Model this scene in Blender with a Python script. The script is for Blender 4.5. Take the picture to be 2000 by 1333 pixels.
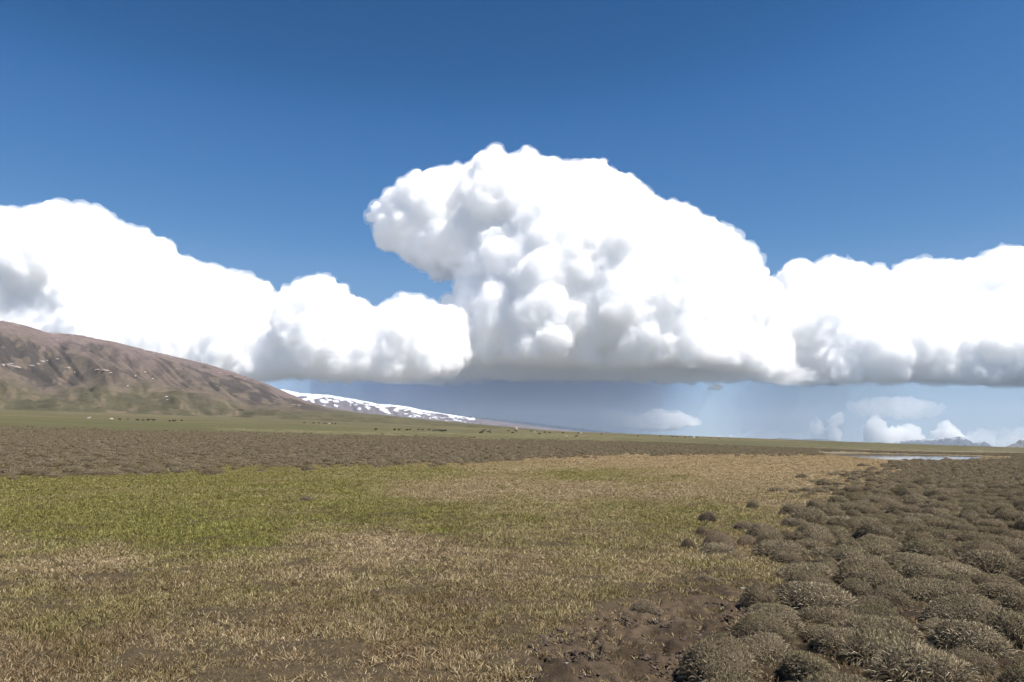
import bpy, bmesh, math, os
import numpy as np
from mathutils import Vector

for o in list(bpy.data.objects):
    bpy.data.objects.remove(o)
scene = bpy.context.scene
COL = scene.collection
R = math.radians

# ------------------------------------------------------------------ camera
EYE = 1.65                                   # eye height of a standing person
LENS, IMG_W, IMG_H = 28.0, 2000.0, 1333.0
FPX = IMG_W * LENS / 36.0                    # focal length in photo pixels
HORIZON = 877.0                              # photo row of the true horizon
PITCH = math.atan((HORIZON - IMG_H / 2) / FPX)
cam_data = bpy.data.cameras.new('camera')
cam_data.lens = LENS
cam_data.sensor_width = 36.0
cam_data.clip_start = 0.1
cam_data.clip_end = 300000.0
cam = bpy.data.objects.new('camera', cam_data)
cam.location = (0.0, 0.0, EYE)
cam.rotation_euler = (math.pi / 2 + PITCH, 0.0, 0.0)
COL.objects.link(cam)
scene.camera = cam

# ------------------------------------------------------------------ sky, sun
SUN_EL, SUN_AZ = R(56.0), R(122.0)            # azimuth clockwise from +Y (the view direction)
world = bpy.data.worlds.new('World')
scene.world = world
world.use_nodes = True
wn = world.node_tree
wn.nodes.clear()
w_out = wn.nodes.new('ShaderNodeOutputWorld')
w_bg = wn.nodes.new('ShaderNodeBackground')
w_sky = wn.nodes.new('ShaderNodeTexSky')
w_sky.sky_type = 'NISHITA'
w_sky.sun_disc = False
w_sky.sun_elevation = SUN_EL
w_sky.sun_rotation = SUN_AZ
w_sky.altitude = 3000.0
w_sky.air_density = 1.0
w_sky.dust_density = 0.0
w_sky.ozone_density = 2.2
w_hsv = wn.nodes.new('ShaderNodeHueSaturation')
w_hsv.inputs['Saturation'].default_value = 1.0
w_bg.inputs['Strength'].default_value = 0.052
wn.links.new(w_sky.outputs[0], w_hsv.inputs['Color'])
# film-like tone curve of the sky colour: deeper overhead blue, calmer horizon
SKY_GAIN = 0.12
w_dn = wn.nodes.new('ShaderNodeVectorMath'); w_dn.operation = 'SCALE'; w_dn.inputs['Scale'].default_value = SKY_GAIN
w_up = wn.nodes.new('ShaderNodeVectorMath'); w_up.operation = 'SCALE'; w_up.inputs['Scale'].default_value = 1.0 / SKY_GAIN
w_cv = wn.nodes.new('ShaderNodeRGBCurve')
for ch, pts in enumerate((((.0, .0), (.093, .009), (.115, .034), (.16, .076), (.20, .14), (.30, .23), (.53, .34), (1.0, .50)),
                          ((.0, .0), (.159, .094), (.195, .155), (.275, .245), (.335, .318), (.5, .41), (.73, .48), (1.0, .58)),
                          ((.0, .0), (.319, .30), (.37, .415), (.50, .54), (.58, .605), (.85, .645), (1.0, .68)))):
    c = w_cv.mapping.curves[ch]
    while len(c.points) < len(pts):
        c.points.new(0.5, 0.5)
    for p, q in zip(c.points, pts):
        p.location = q
w_cv.mapping.update()
wn.links.new(w_hsv.outputs[0], w_dn.inputs[0])
wn.links.new(w_dn.outputs[0], w_cv.inputs['Color'])
wn.links.new(w_cv.outputs[0], w_up.inputs[0])
wn.links.new(w_up.outputs[0], w_bg.inputs['Color'])
wn.links.new(w_bg.outputs[0], w_out.inputs['Surface'])

sun_data = bpy.data.lights.new('sun', 'SUN')
sun_data.energy = 3.5
sun_data.angle = R(0.53)
sun_data.color = (1.0, 0.95, 0.88)
sun = bpy.data.objects.new('sun', sun_data)
SUN_DIR = Vector((math.sin(SUN_AZ) * math.cos(SUN_EL), math.cos(SUN_AZ) * math.cos(SUN_EL), math.sin(SUN_EL)))
sun.rotation_euler = SUN_DIR.to_track_quat('Z', 'Y').to_euler()
COL.objects.link(sun)

vs = scene.view_settings
vs.view_transform = 'Standard'
vs.look = 'None'
vs.exposure = 1.2
vs.gamma = 1.0
vs.use_curve_mapping = False
cy = scene.cycles
cy.max_bounces = 84
cy.diffuse_bounces = 3
cy.glossy_bounces = 3
cy.transmission_bounces = 4
cy.volume_bounces = 80
cy.transparent_max_bounces = 48
cy.use_denoising = True
cy.denoiser = 'OPENIMAGEDENOISE'
cy.denoising_input_passes = 'RGB_ALBEDO_NORMAL'
cy.use_adaptive_sampling = True
cy.adaptive_threshold = 0.03
cy.sample_clamp_indirect = 8.0

# ------------------------------------------------------------------ helpers
rng = np.random.default_rng(20240)

def ray(px, py):
    """direction (unit forward) through a photo pixel, world axes"""
    px, py = np.asarray(px, float), np.asarray(py, float)
    a, b = (px - IMG_W / 2) / FPX, (IMG_H / 2 - py) / FPX
    c, s = math.cos(PITCH), math.sin(PITCH)
    return np.stack([a, c - b * s, s + b * c], -1)

def at_dist(px, py, y):
    """world point seen at a photo pixel, y metres in front of the camera"""
    d = ray(px, py)
    return d * (np.asarray(y, float) / d[..., 1])[..., None] + np.array([0, 0, EYE])

def hash2(ix, iy, seed):
    h = (ix.astype(np.int64) * 374761393 + iy.astype(np.int64) * 668265263 + seed * 1442695041) & 0xFFFFFFFF
    h = ((h ^ (h >> 13)) * 1274126177) & 0xFFFFFFFF
    return ((h ^ (h >> 16)) & 0xFFFF) / 65535.0

def vnoise(x, y, seed=0):
    """smooth value noise, 0..1"""
    x, y = np.asarray(x, float), np.asarray(y, float)
    ix, iy = np.floor(x), np.floor(y)
    fx, fy = x - ix, y - iy
    fx, fy = fx * fx * fx * (fx * (fx * 6 - 15) + 10), fy * fy * fy * (fy * (fy * 6 - 15) + 10)
    a, b = hash2(ix, iy, seed), hash2(ix + 1, iy, seed)
    c, d = hash2(ix, iy + 1, seed), hash2(ix + 1, iy + 1, seed)
    return (a * (1 - fx) + b * fx) * (1 - fy) + (c * (1 - fx) + d * fx) * fy

def fbm(x, y, octaves=4, seed=0, gain=0.5):
    s, amp, tot = 0.0, 1.0, 0.0
    for k in range(octaves):
        f = 2.03 ** k
        s = s + amp * vnoise(x * f + 17.3 * k, y * f - 9.1 * k, seed + k * 7)
        tot += amp
        amp *= gain
    return s / tot

def ridged(x, y, octaves=4, seed=0, gain=0.5):
    s, amp, tot = 0.0, 1.0, 0.0
    for k in range(octaves):
        f = 2.03 ** k
        n = 1.0 - np.abs(2.0 * vnoise(x * f + 5.7 * k, y * f + 3.3 * k, seed + k * 5) - 1.0)
        s = s + amp * n
        tot += amp
        amp *= gain
    return s / tot

def smooth(a, b, x):
    t = np.clip((np.asarray(x, float) - a) / (b - a), 0.0, 1.0)
    return t * t * (3 - 2 * t)

def in_poly(x, y, poly):
    x, y = np.asarray(x, float), np.asarray(y, float)
    inside = np.zeros(x.shape, bool)
    n = len(poly)
    for i in range(n):
        x0, y0 = poly[i]
        x1, y1 = poly[(i + 1) % n]
        if y0 == y1:
            continue
        hit = ((y0 > y) != (y1 > y)) & (x < (x1 - x0) * (y - y0) / (y1 - y0) + x0)
        inside ^= hit
    return inside

def poly_dist(x, y, poly):
    """distance to the outline, positive inside"""
    x, y = np.asarray(x, float), np.asarray(y, float)
    d = np.full(x.shape, 1e9)
    n = len(poly)
    for i in range(n):
        x0, y0 = poly[i]
        x1, y1 = poly[(i + 1) % n]
        ex, ey = x1 - x0, y1 - y0
        t = np.clip(((x - x0) * ex + (y - y0) * ey) / max(ex * ex + ey * ey, 1e-9), 0, 1)
        d = np.minimum(d, np.hypot(x - x0 - t * ex, y - y0 - t * ey))
    return np.where(in_poly(x, y, poly), d, -d)

def mesh_np(name, verts, faces, smooth_shade=True):
    """verts (n,3), faces (m,3) or (m,4) numpy -> mesh data"""
    me = bpy.data.meshes.new(name)
    verts, faces = np.asarray(verts, np.float32), np.asarray(faces, np.int32)
    k = faces.shape[1]
    me.vertices.add(len(verts))
    me.vertices.foreach_set('co', verts.ravel())
    me.loops.add(faces.size)
    me.loops.foreach_set('vertex_index', faces.ravel())
    me.polygons.add(len(faces))
    me.polygons.foreach_set('loop_start', np.arange(0, faces.size, k, dtype=np.int32))
    if smooth_shade:
        me.polygons.foreach_set('use_smooth', np.ones(len(faces), bool))
    me.update(calc_edges=True)
    return me

def add_attr(me, name, arr):
    a = me.attributes.new(name, 'FLOAT', 'POINT')
    a.data.foreach_set('value', np.asarray(arr, np.float32).ravel())

def add_color(me, name, arr):
    a = me.attributes.new(name, 'FLOAT_COLOR', 'POINT')
    arr = np.asarray(arr, np.float32)
    a.data.foreach_set('color', np.concatenate([arr, np.ones((len(arr), 1), np.float32)], 1).ravel())

def add_vec(me, name, arr):
    a = me.attributes.new(name, 'FLOAT_VECTOR', 'POINT')
    a.data.foreach_set('vector', np.asarray(arr, np.float32).ravel())

def grid_faces(nu, nv, wrap=False):
    i = np.arange((nu if wrap else nu - 1))[:, None]
    j = np.arange(nv - 1)[None, :]
    a = i * nv + j
    b = ((i + 1) % nu) * nv + j
    return np.stack([a, b, b + 1, a + 1], -1).reshape(-1, 4)

def link(name, me, mat=None, parent=None, loc=None):
    o = bpy.data.objects.new(name, me)
    COL.objects.link(o)
    if mat is not None:
        me.materials.append(mat)
    if parent is not None:
        o.parent = parent
    if loc is not None:
        o.location = loc
    return o

def tag(o, label=None, cat=None, group=None, kind=None):
    if label: o['label'] = label
    if cat: o['category'] = cat
    if group: o['group'] = group
    if kind: o['kind'] = kind
    return o

class Nodes:
    """small wrapper for building a material"""
    def __init__(self, name):
        self.mat = bpy.data.materials.new(name)
        self.mat.use_nodes = True
        self.t = self.mat.node_tree
        self.t.nodes.clear()
        self.out = self.t.nodes.new('ShaderNodeOutputMaterial')
    def n(self, kind, **kw):
        nd = self.t.nodes.new(kind)
        for k, v in kw.items():
            setattr(nd, k, v)
        return nd
    def l(self, a, b):
        self.t.links.new(a, b)
    def val(self, sock, v):
        if isinstance(v, bpy.types.NodeSocket):
            self.l(v, sock)
        else:
            sock.default_value = v
    def mix(self, f, a, b, blend='MIX'):
        m = self.n('ShaderNodeMix', data_type='RGBA', blend_type=blend)
        self.val(m.inputs['Factor'], f)
        for s, v in ((m.inputs['A'], a), (m.inputs['B'], b)):
            self.val(s, v if isinstance(v, bpy.types.NodeSocket) else (*v, 1.0))
        return m.outputs['Result']
    def math(self, op, a, b=0.0, c=0.0):
        m = self.n('ShaderNodeMath', operation=op)
        for s, v in zip(m.inputs, (a, b, c)):
            self.val(s, v)
        return m.outputs[0]
    def noise(self, scale, detail=4.0, rough=0.55, vec=None, dist=0.0):
        m = self.n('ShaderNodeTexNoise')
        m.inputs['Scale'].default_value = scale
        m.inputs['Detail'].default_value = detail
        m.inputs['Roughness'].default_value = rough
        m.inputs['Distortion'].default_value = dist
        if vec is not None:
            self.l(vec, m.inputs['Vector'])
        return m.outputs['Fac']
    def ramp(self, f, stops):
        m = self.n('ShaderNodeValToRGB')
        cr = m.color_ramp
        while len(cr.elements) < len(stops):
            cr.elements.new(0.5)
        for e, (p, c) in zip(cr.elements, stops):
            e.position = p
            e.color = (*c, 1.0)
        self.l(f, m.inputs[0])
        return m.outputs['Color']
    def rng(self, f, a, b, c=0.0, d=1.0):
        m = self.n('ShaderNodeMapRange')
        self.l(f, m.inputs['Value'])
        for k, v in zip(('From Min', 'From Max', 'To Min', 'To Max'), (a, b, c, d)):
            m.inputs[k].default_value = v
        return m.outputs['Result']
    def attr(self, name, kind='GEOMETRY'):
        return self.n('ShaderNodeAttribute', attribute_name=name, attribute_type=kind)
    def bsdf(self, color, rough=0.9, spec=0.2, **kw):
        b = self.n('ShaderNodeBsdfPrincipled')
        self.val(b.inputs['Base Color'], color if isinstance(color, bpy.types.NodeSocket) else (*color, 1.0))
        self.val(b.inputs['Roughness'], rough)
        b.inputs['Specular IOR Level'].default_value = spec
        for k, v in kw.items():
            self.val(b.inputs[k], v)
        self.l(b.outputs[0], self.out.inputs['Surface'])
        return b
    def bump(self, h, strength=0.5, dist=0.05):
        b = self.n('ShaderNodeBump')
        b.inputs['Strength'].default_value = strength
        b.inputs['Distance'].default_value = dist
        self.l(h, b.inputs['Height'])
        return b.outputs['Normal']
# ------------------------------------------------------------------ lie of the land
def softplus(p, w):
    return w * np.logaddexp(0.0, p / w)

POND_PX = [(1636, 889.2), (1700, 888.6), (1780, 889.4), (1860, 890.8), (1930, 893.2), (1900, 897.0), (1850, 900.0), (1790, 900.5), (1730, 898.0), (1680, 894.5), (1640, 891.2)]
POND = []
for a, b in POND_PX:
    d = ray(a, b)
    k = -EYE / d[2]
    POND.append((d[0] * k, d[1] * k))

def height(x, y):
    """terrain height: a wet flat that tilts up to an alluvial slope on the left"""
    x, y = np.asarray(x, float), np.asarray(y, float)
    r = np.hypot(x, y) + 1e-6
    lin = 800.0 + 900.0 * smooth(0.0, -0.35, x / r)
    s = np.where(r < lin, r, lin + 300.0 * (1 - np.exp(-np.maximum(r - lin, 0) / 300.0)))
    f = s / r
    p = (-0.034 * x + 0.0306 * y) * f - 2.2 - 2.4 * smooth(120, 460, r) * smooth(0.9, -0.5, -x / r)
    z = softplus(p, 0.6) - 0.015
    z = np.where(y < -20, np.minimum(z, 3.0 + 0 * z), z)
    z = z + 0.25 * (fbm(x / 45.0, y / 45.0, 3, 5) - 0.5) * smooth(60, 260, r) * smooth(0.2, 3.0, z)
    z = z + 0.02 * (fbm(x / 1.7, y / 1.7, 3, 11) - 0.5) * 2
    near = (x > POND_BOX[0]) & (x < POND_BOX[1]) & (y > POND_BOX[2]) & (y < POND_BOX[3])
    if np.any(near):
        d = np.full(x.shape, -1e6)
        d[near] = poly_dist(x[near], y[near], POND)
        m = smooth(-7.0, 0.0, d)
        z = z * (1 - m) + (-0.02) * m - 0.28 * smooth(-0.5, 4.0, d)
    return z

_pp = np.array(POND)
POND_BOX = (_pp[:, 0].min() - 12, _pp[:, 0].max() + 12, _pp[:, 1].min() - 12, _pp[:, 1].max() + 12)

def to_pixel(x, y, z):
    """photo pixel of a world point (for laying out the ground cover)"""
    c, s = math.cos(PITCH), math.sin(PITCH)
    dz = z - EYE
    fwd = np.maximum(y * c + dz * s, 0.05)
    up = -y * s + dz * c
    return IMG_W / 2 + FPX * x / fwd, IMG_H / 2 - FPX * up / fwd

def ground_at(px, py, far=2500.0):
    """where the sight line through a pixel meets the terrain"""
    px, py = np.atleast_1d(np.asarray(px, float)), np.atleast_1d(np.asarray(py, float))
    d = ray(px, py)
    d = d / np.hypot(d[:, 0], d[:, 1])[:, None]
    rr = np.geomspace(2.0, far, 900)
    X, Y = d[:, :1] * rr, d[:, 1:2] * rr
    gap = EYE + d[:, 2:3] * rr - height(X, Y)
    below = gap <= 0
    k = np.where(below.any(1), below.argmax(1), gap[:, 60:].argmin(1) + 60)
    k = np.maximum(k, 1)
    i = np.arange(len(px))
    g0, g1 = gap[i, k - 1], gap[i, k]
    t = np.where(below[i, k], g0 / np.maximum(g0 - g1, 1e-9), 1.0)
    r = rr[k - 1] + t * (rr[k] - rr[k - 1])
    x, y = d[:, 0] * r, d[:, 1] * r
    return np.stack([x, y, height(x, y)], 1)

# ------------------------------------------------------------------ ground cover zones
LEFT_BAND = [(-4000, 1090), (-1500, 1000), (-600, 962), (0, 937), (180, 934), (330, 928), (420, 916), (700, 909), (870, 906), (940, 902), (1040, 893.5),
             (1110, 890), (1200, 887), (1500, 888), (1638, 887), (1780, 886.5), (1940, 890.5), (2200, 894), (2600, 893), (2600, 887), (2000, 883), (1650, 878.5), (1300, 868),
             (1000, 861), (700, 853), (400, 847), (0, 838), (-1500, 795), (-4000, 700)]
RIGHT_FIELD = [(1405, 1400), (1425, 1333), (1450, 1240), (1478, 1190), (1540, 1120), (1520, 1075), (1580, 1040), (1620, 1005), (1670, 980), (1705, 955),
               (1742, 932), (1775, 905), (1795, 900), (1850, 900.5), (1920, 898), (1960, 893), (2100, 891), (5000, 900), (9000, 1500), (9000, 6000), (1300, 6000)]
MUD = [(1060, 1230), (1150, 1200), (1230, 1185), (1300, 1160), (1450, 1135), (1520, 1165), (1460, 1290), (1420, 1400), (1300, 1500), (980, 1420), (1040, 1320)]
TRACK = [(420, 839), (560, 842.0), (700, 845.0), (860, 846.2), (1000, 849.5), (1200, 857.0)]
GREEN = np.array([(50,955,.8),(300,960,.8),(600,950,.75),(800,922,.68),(100,1030,.95),(300,1035,1.0),(480,1040,.95),(700,1000,.9),(850,1015,.9),(1000,1000,.62),
    (900,958,.2),(1150,957,.02),(1300,952,.15),(1150,932,.7),(1260,937,.55),(1400,925,.05),(1600,920,.0),(1200,900,.0),(1000,908,.25),(1500,985,.3),(1650,960,.12),(1200,1000,.6),
    (1300,1015,.65),(1400,1010,.55),(760,1070,.12),(600,1080,.3),(1000,1060,.38),(200,1105,.3),(50,1100,.42),(400,1150,.42),(100,1200,.62),(250,1190,.55),
    (300,1290,.1),(50,1310,.05),(500,1260,.15),(700,1150,.28),(900,1150,.33),(700,1300,.15),(900,1280,.3),(1100,1150,.38),(1200,1085,.4),(1350,1090,.42),(1050,1240,.35),(1300,1120,.38),(1550,1040,.35),(1450,1140,.35)])

def green_at(px, py, x, y):
    """0 = straw, 1 = fresh green; patches of the meadow"""
    lx, ly = px / 150.0, np.log(np.maximum(py - 862.0, 3.0)) * 3.2
    num, den = 0.0, 1e-6
    for a, b, g in GREEN:
        w = 1.0 / (0.03 + (lx - a / 150.0) ** 2 + (ly - math.log(b - 862.0) * 3.2) ** 2) ** 2
        num, den = num + w * g, den + w
    g = num / den
    return np.clip(g + 0.55 * (fbm(x / 1.6, y / 1.6, 4, 31) - 0.5) + 0.35 * (fbm(x / 0.4, y / 0.4, 2, 37) - 0.5), 0, 1)

def zones(x, y, z=None):
    x, y = np.asarray(x, float), np.asarray(y, float)
    if z is None:
        z = height(x, y)
    px, py = to_pixel(x, y, z)
    back = y < 1.0
    w = 1.0 + 0 * x
    px = px + (fbm(x / 1.3, y / 1.3, 3, 3) - 0.5) * 150 * 8 / np.maximum(np.hypot(x, y), 8) 
    py = py + (fbm(x / 6.0, y / 6.0, 3, 4) - 0.5) * 12 + (vnoise(x / .9, y / .9, 6) - .5) * 5
    left = in_poly(px, py, LEFT_BAND) & ~back
    right = (in_poly(px, py, RIGHT_FIELD) & ~back) | (back & (x > 3.0))
    mud = np.where(back, 0.0, smooth(-45, 30, poly_dist(px, py, MUD)))
    gone = (~left) & (~right)
    upper = np.interp(px, [-4000, -1500, 0, 400, 700, 1000, 1300, 1650, 2000, 2600], [700, 795, 838, 847, 853, 861, 868, 878.5, 883, 887])
    beyond = (py < upper + 0.2) & ~back
    return dict(px=px, py=py, left=left, right=right & ~beyond, mud=mud, beyond=beyond, back=back)

# ------------------------------------------------------------------ ground sheet
STRAW, FRESH, SOIL, MUDC = np.array([.35, .262, .142]), np.array([.122, .122, .036]), np.array([.048, .034, .021]), np.array([.066, .047, .031])
def ground_mesh():
    th = np.concatenate([np.radians(np.linspace(-48, 48, 500)), np.radians(np.linspace(48, 312, 90))[1:-1]])
    rr = np.concatenate([[0.0], np.geomspace(0.6, 4.5, 14)[:-1], np.geomspace(4.5, 30, 330)[:-1], np.geomspace(30, 230, 190)[:-1], np.geomspace(230, 2600, 110)[:-1], np.geomspace(2600, 23500, 22)])
    T, Q = np.meshgrid(th, rr, indexing='ij')
    x, y = np.sin(T) * Q, np.cos(T) * Q
    x, y = x.ravel(), y.ravel()
    z = height(x, y)
    zn = zones(x, y, z)
    mud = zn['mud'] * (~zn['beyond'])
    clod = np.maximum(mud, 0.55 * zn['right'])
    r = np.hypot(x, y)
    clod = clod * smooth(40, 20, r)
    z = z + clod * (0.10 * (ridged(x / 0.30, y / 0.30, 3, 21) - 0.62) - 0.07 * smooth(.62, .8, vnoise(x / .17, y / .17, 22)) + .06 * (vnoise(x / .09, y / .09, 24) - .5)) + smooth(40, 15, r) * 0.07 * (fbm(x / 0.5, y / 0.5, 3, 23) - 0.5)
    g = green_at(zn['px'], zn['py'], x, y)
    grass = (STRAW + (FRESH - STRAW) * g[:, None]) * 0.8
    thin = 0.12 + 0.68 * smooth(18, 70, r)               # close by, soil shows between the tufts
    col = SOIL + (grass - SOIL) * thin[:, None]
    hum = np.array([.18, .15, .098])
    hm = (zn['left'] | zn['right'])[:, None]
    col = np.where(hm, SOIL * 0.9 + (hum - SOIL) * smooth(60, 150, r)[:, None], col)
    damp = smooth(.45, .65, fbm(x / .8, y / .8, 3, 28))[:, None]
    col = col + (MUDC * (1.25 - .55 * damp) - col) * (mud * 0.9)[:, None]
    # short green pasture on the slope behind
    n1 = fbm(x / 40, y / 9, 5, 41, .6)[:, None]
    n2 = fbm(x / 220, y / 60, 3, 43)[:, None]
    past = np.array([.094, .083, .042]) * (0.45 + 1.1 * n1) + np.array([.05, .03, .012]) * smooth(0.5, 0.75, n2)
    near_green = np.array([.078, .078, .030])
    past = past + (near_green - past) * smooth(700, 250, r)[:, None] * 0.45
    col = np.where(zn['beyond'][:, None], past, col)
    tr = np.full(len(x), 1e9)
    for (a0, b0), (a1, b1) in zip(TRACK[:-1], TRACK[1:]):
        t = np.clip((zn['px'] - a0) / (a1 - a0), 0, 1)
        tr = np.minimum(tr, np.abs(zn['py'] - (b0 + (b1 - b0) * t)) + np.where((zn['px'] < a0) | (zn['px'] > a1), 99, 0))
    k = smooth(1.6, 0.3, tr) * 0.5 * zn['beyond']
    col = col + (np.array([.22, .19, .10]) - col) * k[:, None]
    pd = poly_dist(x, y, POND)
    wet = smooth(-4.5, -0.5, pd)[:, None]
    col = col + (np.array([.045, .036, .028]) - col) * wet
    me = mesh_np('ground', np.stack([x, y, z], 1), grid_faces(len(th), len(rr), wrap=True))
    add_color(me, 'tone', col)
    return me

def ground_material():
    m = Nodes('ground_soil_and_turf')
    tone = m.attr('tone').outputs['Color']
    geo = m.n('ShaderNodeNewGeometry').outputs['Position']
    n1 = m.noise(9.0, 6, 0.65, geo)
    n2 = m.noise(0.7, 5, 0.6, geo)
    n3 = m.noise(45.0, 3, 0.6, geo)
    k = m.math('MULTIPLY', m.rng(n1, 0.25, 0.75, 0.62, 1.4), m.rng(n2, 0.3, 0.7, 0.82, 1.2))
    c = m.mix(1.0, tone, m.n('ShaderNodeCombineColor').outputs[0], 'MULTIPLY')
    comb = c.node.inputs['B'].links[0].from_node
    for s in comb.inputs:
        m.l(k, s)
    h = m.math('ADD', m.math('MULTIPLY', n1, 0.7), m.math('MULTIPLY', n3, 0.3))
    m.bsdf(c, 0.95, 0.1, Normal=m.bump(h, 0.9, 0.05))
    return m.mat

ground = link('ground', ground_mesh(), ground_material())
tag(ground, kind='structure')

# ------------------------------------------------------------------ pond
def pond_mesh():
    c = np.array(POND)
    t = np.linspace(0, len(c), 121)[:-1]
    i = t.astype(int)
    f = (t - i)[:, None]
    p = c[i] * (1 - f) + c[(i + 1) % len(c)] * f
    ctr = p.mean(0)
    p = ctr + (p - ctr) * 1.06
    v = [np.append(ctr, 0.0)] + [np.append(q, 0.0) for q in p]
    n = len(p)
    return mesh_np('pond', np.array(v), np.array([(0, 1 + k, 1 + (k + 1) % n) for k in range(n)]))
m = Nodes('pond_water')
geo = m.n('ShaderNodeNewGeometry').outputs['Position']
m.bsdf((.02, .025, .028), 0.06, 0.5, IOR=1.33, Normal=m.bump(m.noise(3.0, 3, 0.6, geo), 0.25, 0.01))
pond = link('pond', pond_mesh(), m.mat, loc=(0, 0, -0.07))
tag(pond, kind='structure')

# ------------------------------------------------------------------ hills and mountains
def range_mesh(name, crest, u0, u1, nu, nv, rb, rc, back, shape, colour, base_z=None):
    """a range: crest = (photo column, pixels above the horizon); rb / rc = distance of foot and crest line"""
    cu, ce = np.array([c[0] for c in crest], float), np.array([c[1] for c in crest], float)
    u = np.linspace(u0, u1, nu)
    t = np.concatenate([np.linspace(0, 1, nv), 1 + np.linspace(0, 1, nv // 5)[1:]])
    U, T = np.meshgrid(u, t, indexing='ij')
    az = np.arctan((U - IMG_W / 2) / FPX)
    rcu, rbu = rc(U), rb(U)
    r = np.where(T <= 1, rbu + (rcu - rbu) * T, rcu + (T - 1) * back)
    x, y = r * np.sin(az), r * np.cos(az)
    zc = EYE + np.interp(U, cu, ce) / FPX * rcu * np.cos(az)
    xb, yb = rbu * np.sin(az), rbu * np.cos(az)
    zb = height(xb, yb) - 2.0 if base_z is None else base_z + 0 * U
    z, shade = shape(U, T, x, y, zb, zc, rcu)
    me = mesh_np(name, np.stack([x, y, z], -1).reshape(-1, 3), grid_faces(nu, len(t))[:, ::-1])
    add_color(me, 'tone', colour(U, T, x, y, z, zb, zc, shade).reshape(-1, 3))
    return me

def hill_material(name, scale, amount=0.4, bump=(0.6, 6.0)):
    m = Nodes(name)
    tone = m.attr('tone').outputs['Color']
    geo = m.n('ShaderNodeNewGeometry').outputs['Position']
    n1 = m.noise(scale, 7, 0.68, geo)
    n2 = m.noise(scale * 7, 4, 0.6, geo)
    k = m.math('MULTIPLY', m.rng(n1, 0.3, 0.7, 1 - amount, 1 + amount), m.rng(n2, 0.3, 0.7, 1 - amount * .6, 1 + amount * .6))
    comb = m.n('ShaderNodeCombineColor')
    for s in comb.inputs:
        m.l(k, s)
    c = m.mix(1.0, tone, comb.outputs[0], 'MULTIPLY')
    m.bsdf(c, 0.95, 0.05, Normal=m.bump(m.math('ADD', n1, m.math('MULTIPLY', n2, 0.35)), *bump))
    return m.mat

HILL_CREST = [(-1200, 330), (-700, 320), (-300, 290), (0, 249), (20, 246), (50, 238), (80, 228), (115, 225), (150, 222), (185, 214), (220, 208), (255, 199), (290, 190), (340, 179),
              (400, 165), (450, 150), (520, 126), (560, 109), (600, 92), (640, 80), (700, 70), (780, 62), (850, 55), (930, 48), (1000, 42), (1090, 33), (1150, 26), (1250, 10), (1400, -10)]
def hill_rc(U):
    return 4300.0 - 1700.0 * smooth(350, 900, U)
def hill_rb(U):
    return 1350.0 - 450.0 * smooth(350, 900, U)
def hill_shape(U, T, x, y, zb, zc, rcu):
    t = np.minimum(T, 1.0)
    big = smooth(760, 380, U)                              # the brown hill, dying out into the green apron
    prof = 0.36 * t + 0.64 * smooth(0.16, 1.12, t) / smooth(0.16, 1.12, 1.0)
    lowf = 1 - (1 - t) ** 1.05
    f = prof * big + lowf * (1 - big)
    z = zb + (zc - zb) * f
    h = (zc - zb)
    env = smooth(0.05, 0.40, t) * smooth(1.0, 0.50, t) ** 0.8
    s = (U - 430.0 * (1 - t) ** 1.3 * 0.55)                # spurs swing right on their way down
    wob = (fbm(U / 120, t * 3, 3, 71) - 0.5) * 60
    sp = ridged((s + wob) / 190.0, t * 1.15 + 0.3, 2, 73)
    gul = 1 - np.abs(2 * vnoise((s + wob * 0.6) / 62.0, t * 1.6, 77) - 1)
    rill = ridged((s + wob * .4) / 17.0, t * 2.2, 2, 79)
    dz = env * big * h * (0.32 * (sp - 0.62) - 0.10 * (gul - .5) ** 2 - 0.040 * smooth(0.66, 1.0, rill) * smooth(.3, .6, t))
    foot = smooth(0.02, 0.16, t) * smooth(0.52, 0.28, t)
    dz = dz + foot * h * 0.07 * (fbm(U / 110 + t * 9, t * 16, 4, 83) - 0.5) * 2
    crag = (fbm(U / 6.0, t * 60, 3, 87) - 0.5) * h * 0.012 * (0.35 + smooth(.55, .9, t)) * big
    z = z + dz + crag
    z = np.where(T > 1, zc + crag - (T - 1) * (zc - zb) * 0.8 - 3.0, z)
    return z, np.stack([sp, gul, rill], -1)
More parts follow.
